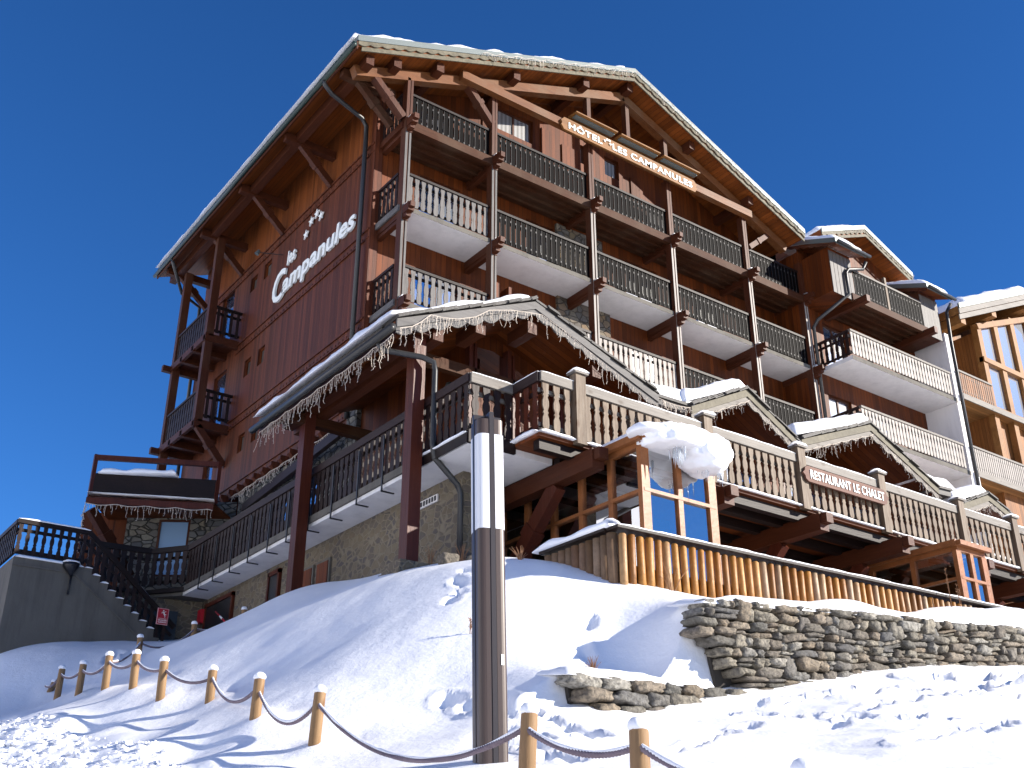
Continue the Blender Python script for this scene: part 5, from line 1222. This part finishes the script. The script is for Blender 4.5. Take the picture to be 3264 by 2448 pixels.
# ================================================================ LAMP COLUMN
lp = thing('street_lamp', 'tall brown metal lamp column with two long white diffusers', 'street lamp', (5.51, 7.73, -.3), None, True)
lx, ly = 5.51, 7.73
yaw = math.atan2(-ly, -lx)+R(20)          # front arm turned a little to the right of the camera
A = .135
def rot(px, py): c, s = math.cos(yaw), math.sin(yaw); return (px*c-py*s, px*s+py*c)
zoff = .3
def arm_boxes(z0, z1, mb):
    for (a0, a1, b0, b1) in ((-A, A, -.022, .022), (-.022, .022, -A, -.023), (-.022, .022, .023, A)):
        q = [rot(a0, b0), rot(a1, b0), rot(a1, b1), rot(a0, b1)]; mb.prism([(x, y, z0+zoff) for x, y in q], (0, 0, z1-z0))
def quarter(mb, sx, sy, z0, z1, r=.104, slope=0, c0=.026):
    pts = [(c0, c0)]
    for k in range(9):
        a = k*math.pi/16*1.0; e = .55
        pts.append((c0+r*math.cos(a)**e if k < 8 else c0, c0+r*math.sin(a)**e if k > 0 else c0))
    pl = [rot(x*sx, y*sy) for x, y in pts]
    if sx*sy < 0: pl = pl[::-1]
    n_ = len(pl); vs = [(x, y, z0+zoff) for x, y in pl]
    vs += [(x, y, z1+zoff+slope*(math.hypot(x, y)-.1)*8*.1) for x, y in pl]
    mb.add(vs, [tuple(range(n_-1, -1, -1)), tuple(range(n_, 2*n_))]+[(i, (i+1) % n_, n_+(i+1) % n_, n_+i) for i in range(n_)])
ZD0, ZD1, ZT = 2.96, 3.87, 4.04
b = MB(); arm_boxes(-1.5, ZT+.05, b); b.build('cross_profile', 'lampd', lp)
b = MB()
for sx in (1, -1):
    for sy in (1, -1): quarter(b, sx, sy, -1.5, ZD0-.004); quarter(b, sx, sy, ZD1+.004, ZT-.02)
b.build('shaft', 'lampb', lp)
for sx in (1, -1):
    for sy in (1, -1):
        b = MB(); quarter(b, sx, sy, ZD0, ZD1, .106); b.build('diffuser', 'diff', lp)
q = rot(.134, .075)
b = MB(); xx, yy = rot(.1345, .06); x2, y2 = rot(.1345, .085); b.quad((xx, yy, 1.76+zoff), (x2, y2, 1.76+zoff), (x2, y2, 1.85+zoff), (xx, yy, 1.85+zoff)); b.build('sticker', 'white', lp)
lp.rotation_euler = (fw.cross(V3((0, 0, 1))).normalized()*0).to_tuple() if False else (0, 0, 0)
rt = V3((math.sin(HEAD), -math.cos(HEAD), 0))
axis_ = hv
lp.rotation_mode = 'QUATERNION'
from mathutils import Quaternion
lp.rotation_quaternion = Quaternion(axis_, R(-1.15))

# ================================================================ CONCRETE STAIR BLOCK
st = thing('stair_block', 'grey concrete stair and landing block with dark carved railing', 'staircase', (7, 27, 4))
FY = 26.8
prof = [(5.35, 3.5), (9.0, 3.5), (9.0, 5.55)]
nst = 9; sx0, sx1, sz1 = 6.95, 8.85, 7.14
steps = []
for k in range(nst):
    xa_ = sx1-(sx1-sx0)*k/nst; xb_ = sx1-(sx1-sx0)*(k+1)/nst; zz = 5.75+(sz1-5.75)*(k+1)/nst
    steps += [(xa_, zz), (xb_, zz)]
prof = [(5.35, 3.5), (9.0, 3.5), (9.0, 5.7)] + [(sx1, 5.7)] + steps + [(5.35, 7.14)]
b = MB(); b.prism([(x, FY, z) for x, z in prof], (0, 1.3, 0)); b.box(5.35, 7.0, FY+1.3, 29.5, 3.5, 7.14); b.build('concrete_body', 'concrete', st)
b = MB(); b.prism([(5.34, FY-.03, 6.98), (6.75, FY-.03, 6.98), (8.95, FY-.03, 5.35), (8.95, FY-.03, 5.30), (6.73, FY-.03, 6.94), (5.34, FY-.03, 6.94)], (0, .026, 0)); b.build('string_course', 'concrete', st)
b = MB(); snow_strip(b, (5.35, FY+.08, 7.14), (6.95, FY+.08, 7.14), .22, .09, .1)
for k in range(nst):
    xa_, zz = steps[2*k]; xb_ = steps[2*k+1][0]; snow_strip(b, (xa_, FY+.1, zz), (xb_+.02, FY+.1, zz), .26, .07, .05, k)
b.build('step_snow', 'snow', st, True)
b = MB(); b.beam((5.35, FY+.05, 7.25), (6.95, FY+.05, 7.25), .05, .05); rl = b.build('landing_railing', 'darkx', st)
railing(rl, (5.3, FY+.05), (6.98, FY+.05), 7.22, (0, -1, 0), 'lobed', .185, ('darkx', 'dark'), .84, .10, .03, .1, .09, .0, snow=True)
railing(rl, (5.33, 29.5), (5.33, FY+.1), 7.22, (-1, 0, 0), 'lobed', .2, ('darky', 'dark'), .84, .10, .03, .1, .09, .0)
b = MB(); b.beam((6.95, FY+.02, 8.02), (9.35, FY+.02, 6.0), .07, .12); b.beam((6.95, FY+.06, 7.75), (9.3, FY+.06, 5.80), .04, .08); b.beam((6.95, FY+.06, 7.35), (9.0, FY+.06, 5.68), .04, .08); hr = b.build('stair_railing', 'darkx', st)
b = MB()
for k in range(13):
    t_ = (k+.5)/13; x = 6.98+2.2*t_; zt_ = 7.96-1.84*t_-.03; board(b, (0, FY+.03, 0), V3((1, 0, 0)), V3((0, -1, 0)), x, zt_-.72, zt_, .11, .03, 'lobed')
b.build('balusters', 'dark', hr)
b = MB(); snow_strip(b, (8.1, FY+.02, 7.13), (9.35, FY+.02, 6.07), .05, .02, .1); b.build('rail_snow', 'snow', hr, True)
# rain hopper
hp = thing('rain_hopper', 'black funnel with snow on it, fixed to the concrete block', 'rain hopper', (6.63, FY-.06, 7.0))
b = MB(); b.tube([(6.63, FY-.09, 7.16), (6.63, FY-.09, 7.08), (6.66, FY-.09, 6.92), (6.68, FY-.07, 6.86)], [.20, .19, .07, .035], 10); b.tube([(6.68, FY-.07, 6.87), (6.67, FY-.06, 6.42)], .026, 8); b.build('funnel', 'black', hp, True)
b = MB(); blob(b, (6.63, FY-.09, 7.17), (.20, .17, .06), 14, 8, .2, 2, 2, 7.161); b.build('snow_cap', 'snow', hp, True)
# warning sign
ws = thing('warning_sign', 'red notice with a slipping figure hung on the stair railing', 'sign', (8.95, FY-.05, 6.2))
wx0, wx1, wz0, wz1 = 8.86, 9.14, 6.02, 6.42
b = MB(); b.box(wx0, wx1, FY-.06, FY-.04, wz0, wz1); b.build('plate', 'pink', ws)
b = MB(); b.box(wx0+.012, wx1-.012, FY-.066, FY-.0602, wz0+.012, wz1-.012); b.build('red_field', 'red', ws)
b = MB(); cx, cz_ = 9.02, 6.30; yy = FY-.07
for a, c, w_ in (((cx-.01, cz_+.03), (cx+.01, cz_-.03), .03), ((cx, cz_-.03), (cx+.06, cz_-.03), .016), ((cx+.01, cz_-.03), (cx+.035, cz_-.075), .016), ((cx+.035, cz_-.07), (cx+.03, cz_-.11), .014), ((cx-.01, cz_+.03), (cx-.05, cz_+.02), .012), ((cx-.05, cz_+.025), (cx-.05, cz_-.01), .012), ((cx+.0, cz_+.03), (cx+.05, cz_+.045), .012)):
    b.beam((a[0], yy, a[1]), (c[0], yy, c[1]), .006, w_, up=(0, 0, 1) if abs(a[0]-c[0]) > .003 else (1, 0, 0))
b.tube([(cx-.015, yy-.002, cz_+.062), (cx-.015, yy+.003, cz_+.062)], .017, 8); b.box(wx0+.04, wx1-.04, yy-.001, yy+.003, 6.165, 6.171); b.build('slipping_figure', 'white', ws)
for tx, zz in (('ESCALIERS', 6.11), ('GLISSANTS', 6.06)):
    me_ = text_mesh(tx, .05, .003, 0, 1, .001, 1); wd = max(v.co.x for v in me_.vertices)
    for v in me_.vertices: v.co.x *= .22/wd
    place_text(me_, 'lettering', 'white', ws, (wx0+.03, yy, zz), (1, 0, 0), (0, 0, 1))

# ================================================================ ANNEX (stone room behind the walkway)
an = thing('stone_annex', 'small stone room with a bright window under a plank parapet balcony', 'building', (10, 29, 7))
p0 = V3((8.62, 29.62, 7.05)); dr = V3((.832, -.555, 0)); nr_ = V3((-.555, -.832, 0)); wL = 2.95
b = MB(); holed_wall(b, p0, dr, (0, 0, 1), nr_, wL, 2.9, [(.88, 1.74, .75, 2.36)], .16); b.build('stone_wall', 'astone', an)
window(an, p0, dr, (0, 0, 1), nr_, (.88, 1.74, .75, 2.36), .05, .06, 'skypane', 'beamz')
b = MB(); q0 = p0-dr*1.3+nr_*-.2; b.quad(q0, q0+dr*1.3, q0+dr*1.3+V3((0, 0, 2.6)), q0+V3((0, 0, 2.6))); b.build('timber_wall', 'front', an)
a0 = V3((7.27, 28.65, 0)); a1 = V3((10.16, 27.22, 0)); Zv = V3((0, 0, 1))
b = MB(); b.beam(a0+Zv*9.86, a1+Zv*9.86, .06, .62); b.build('parapet_board', 'darkx', an)
b = MB(); b.beam(a0+Zv*10.62, a1+Zv*10.62, .10, .14); b.beam(a0+Zv*9.5, a0+Zv*10.7, .1, .1); b.beam(a1+Zv*9.5, a1+Zv*10.7, .1, .1); b.build('parapet_rail', 'column', an)
b = MB(); n2 = V3((-.47, -.88, 0)); b.prism([a0+Zv*9.5+n2*.02, a1+Zv*9.5+n2*.02, a1+Zv*9.36+n2*.3, a0+Zv*9.36+n2*.3], Zv*.04); b.beam(a0+Zv*9.32+n2*.28, a1+Zv*9.32+n2*.28, .05, .16); eb = b.build('eave_skirt', 'column', an)
b = MB(); b.prism([a0+Zv*9.45, a1+Zv*9.45, V3((11.1, 28.2, 9.45)), V3((8.3, 30.2, 9.45))], Zv*.05); b.build('balcony_floor', 'ceil', an)
b = MB(); snow_strip(b, a0+Zv*9.545+n2*.16, a1+Zv*9.53+n2*.16, .30, .03, .2); snow_strip(b, a0+Zv*10.16+n2*-.1+dr*.15, a0+Zv*10.16+n2*-.1+dr*2.2, .4, .22, .1, 3); b.build('balcony_snow', 'snow', an, True)
b = MB(); bb = a0+Zv*9.2+V3((.1, .05, 0)); b.beam(bb, V3((8.75, 29.1, 7.7)), .2, .24); b.beam(lerp(tuple(bb), (8.75, 29.1, 7.7), .35), lerp(tuple(bb), (8.75, 29.1, 7.7), .5), .26, .3); b.build('brace', 'beamy', an)
b = MB(); P = [a0+(a1-a0)*(k/24)+Zv*(9.24-.05*abs(math.sin(k*.55)))+n2*.33 for k in range(25)]; fairy(b, P, 101, .10, .08, .34, .0085, .02)
P = [a0+Zv*(9.2-.09*k)+n2*.3+V3((.02*math.sin(k*2), 0, 0)) for k in range(14)]; fairy(b, P, 102, .05, .04, .12, .009, .03)
tag(b.build('fairy_lights', 'cable'), 'unlit icicle fairy lights below the plank parapet of the stone annex', 'string lights', 'icicle fairy lights')
b = MB(); snow_slab(b, (9.6, 29.3, 10.25), (11.0, 28.6, 10.25), (11.0, 32, 10.4), (9.6, 32, 10.4), .18, 12, 12, 3, .3, .5); b.build('roof_snow', 'snow', an, True)

# ================================================================ PLOUGHED SNOW CLODS
b = MB(); rd = random.Random(31)
for k in range(2600):
    y = rd.uniform(6.5, 19); x = 3.3+rd.gauss(0, .75)-(.25 if y < 9 else 0)
    if x > 4.25 or x < 1.2: continue
    r_ = rd.choice([.010, .014, .018, .024, .036, .055])*rd.uniform(.6, 1.2); off = V3((rd.uniform(0, 99), 0, 0)); c = V3((x, y, H(x, y)+r_*.2)); vs = []
    n_, m_ = 7, 5
    for j in range(m_+1):
        for i in range(n_):
            th = math.pi*j/m_; ph = 2*math.pi*i/n_; d = V3((math.sin(th)*math.cos(ph), math.sin(th)*math.sin(ph), math.cos(th)*.6))
            vs.append(c+d*r_*(1+.95*noise.noise(d*1.8+off)))
    b.add(vs, [(j*n_+i, (j+1)*n_+i, (j+1)*n_+(i+1) % n_, j*n_+(i+1) % n_) for j in range(m_) for i in range(n_)])
o = b.build('snow_rubble', 'snow', None, True); o['kind'] = 'stuff'; tag(o, 'crumbled clods of ploughed snow beside the road', 'snow')
hb = thing('hose_box', 'small red box on the shaded basement wall beside the dark doorway', 'fire hose box', (10.1, 27.0, 6.3))
b = MB(); b.box(10.04, 10.145, 26.95, 27.2, 6.25, 6.6); b.build('box', 'red', hb)
mp = thing('marker_pole', 'red and white pole leaning in the snow near the basement door', 'pole', (9.9, 24.9, 5.8))
b = MB(); b.tube([(9.9, 25.6, 6.25), (9.9, 24.7, 5.75)], .022, 8); b.build('shaft', 'red', mp, True)
b = MB(); b.tube([(9.9, 25.30, 6.083), (9.9, 25.12, 5.983)], .024, 8); b.build('white_band', 'white', mp, True)
# ================================================================ DRY PLANTS, ROCKS
def tuft(x, y, h, n, label, spread=.1, seed=0):
    rd = random.Random(seed); b = MB(); z = H(x, y)-.03
    for k in range(n):
        a = rd.uniform(0, 6.28); s = rd.uniform(0, spread); hh = h*rd.uniform(.5, 1)
        p = [V3((x+.02*math.cos(a), y+.02*math.sin(a), z)), V3((x+s*.5*math.cos(a), y+s*.5*math.sin(a), z+hh*.6)), V3((x+s*math.cos(a), y+s*math.sin(a), z+hh))]
        b.tube(p, [.005, .004, .002], 4)
        if n < 6:
            for m_ in range(9): c = p[1].lerp(p[2], rd.random()); b.tube([c, c+V3((rd.uniform(-.03, .03), rd.uniform(-.03, .03), .02))], .004, 3)
    tag(b.build('dry_plant', 'twig'), label, 'dry plant', 'dry plants poking through the snow')
for i, (x, y, h, n, lab, sp_) in enumerate(((7.55, 11.1, .26, 3, 'thin dead stem alone on the open snow slope', .03), (8.55, 11.9, .33, 3, 'taller dead stem higher on the snow slope', .04), (8.35, 9.75, .2, 26, 'tan grass tuft in a hollow beside the lower wall', .1),
        (9.75, 15.6, .45, 16, 'brown twigs at the foot of the near red column', .28), (9.95, 14.9, .35, 30, 'yellow grass clump at the foot of the downpipe', .16), (11.2, 13.2, .8, 7, 'sparse tall weeds in front of the near veranda', .5),
        (10.7, 10.75, .4, 12, 'bent grass against the palisade logs', .35), (17.5, 10.72, .75, 3, 'dark seed head stalk before the far palisade', .06), (17.75, 10.7, .6, 3, 'second seed head stalk before the far palisade', .05), (9.6, 12.8, .25, 30, 'dark scrub by the palisade corner', .2))):
    tuft(x, y, h, n, 'dry '+lab if False else lab, sp_, 200+i)
for i, (x, y, s_, lab) in enumerate(((9.45, 14.55, .16, 'brown rock in the snow under the downpipe'), (9.75, 14.3, .09, 'small dark rock beside the downpipe foot'))):
    b = MB(); rd = random.Random(i); stone(b, x, y, H(x, y)+s_*.3, s_, s_*.8, s_*.6, .1, rd); tag(b.build('rock', 'dry', None, True), lab, 'rock')

# scene-wide finish
for o in list(bpy.data.objects):
    if '_o' in o.keys(): del o['_o']
S.cycles.max_bounces = 8; S.cycles.diffuse_bounces = 4; S.cycles.glossy_bounces = 3; S.cycles.transparent_max_bounces = 10; S.cycles.transmission_bounces = 3
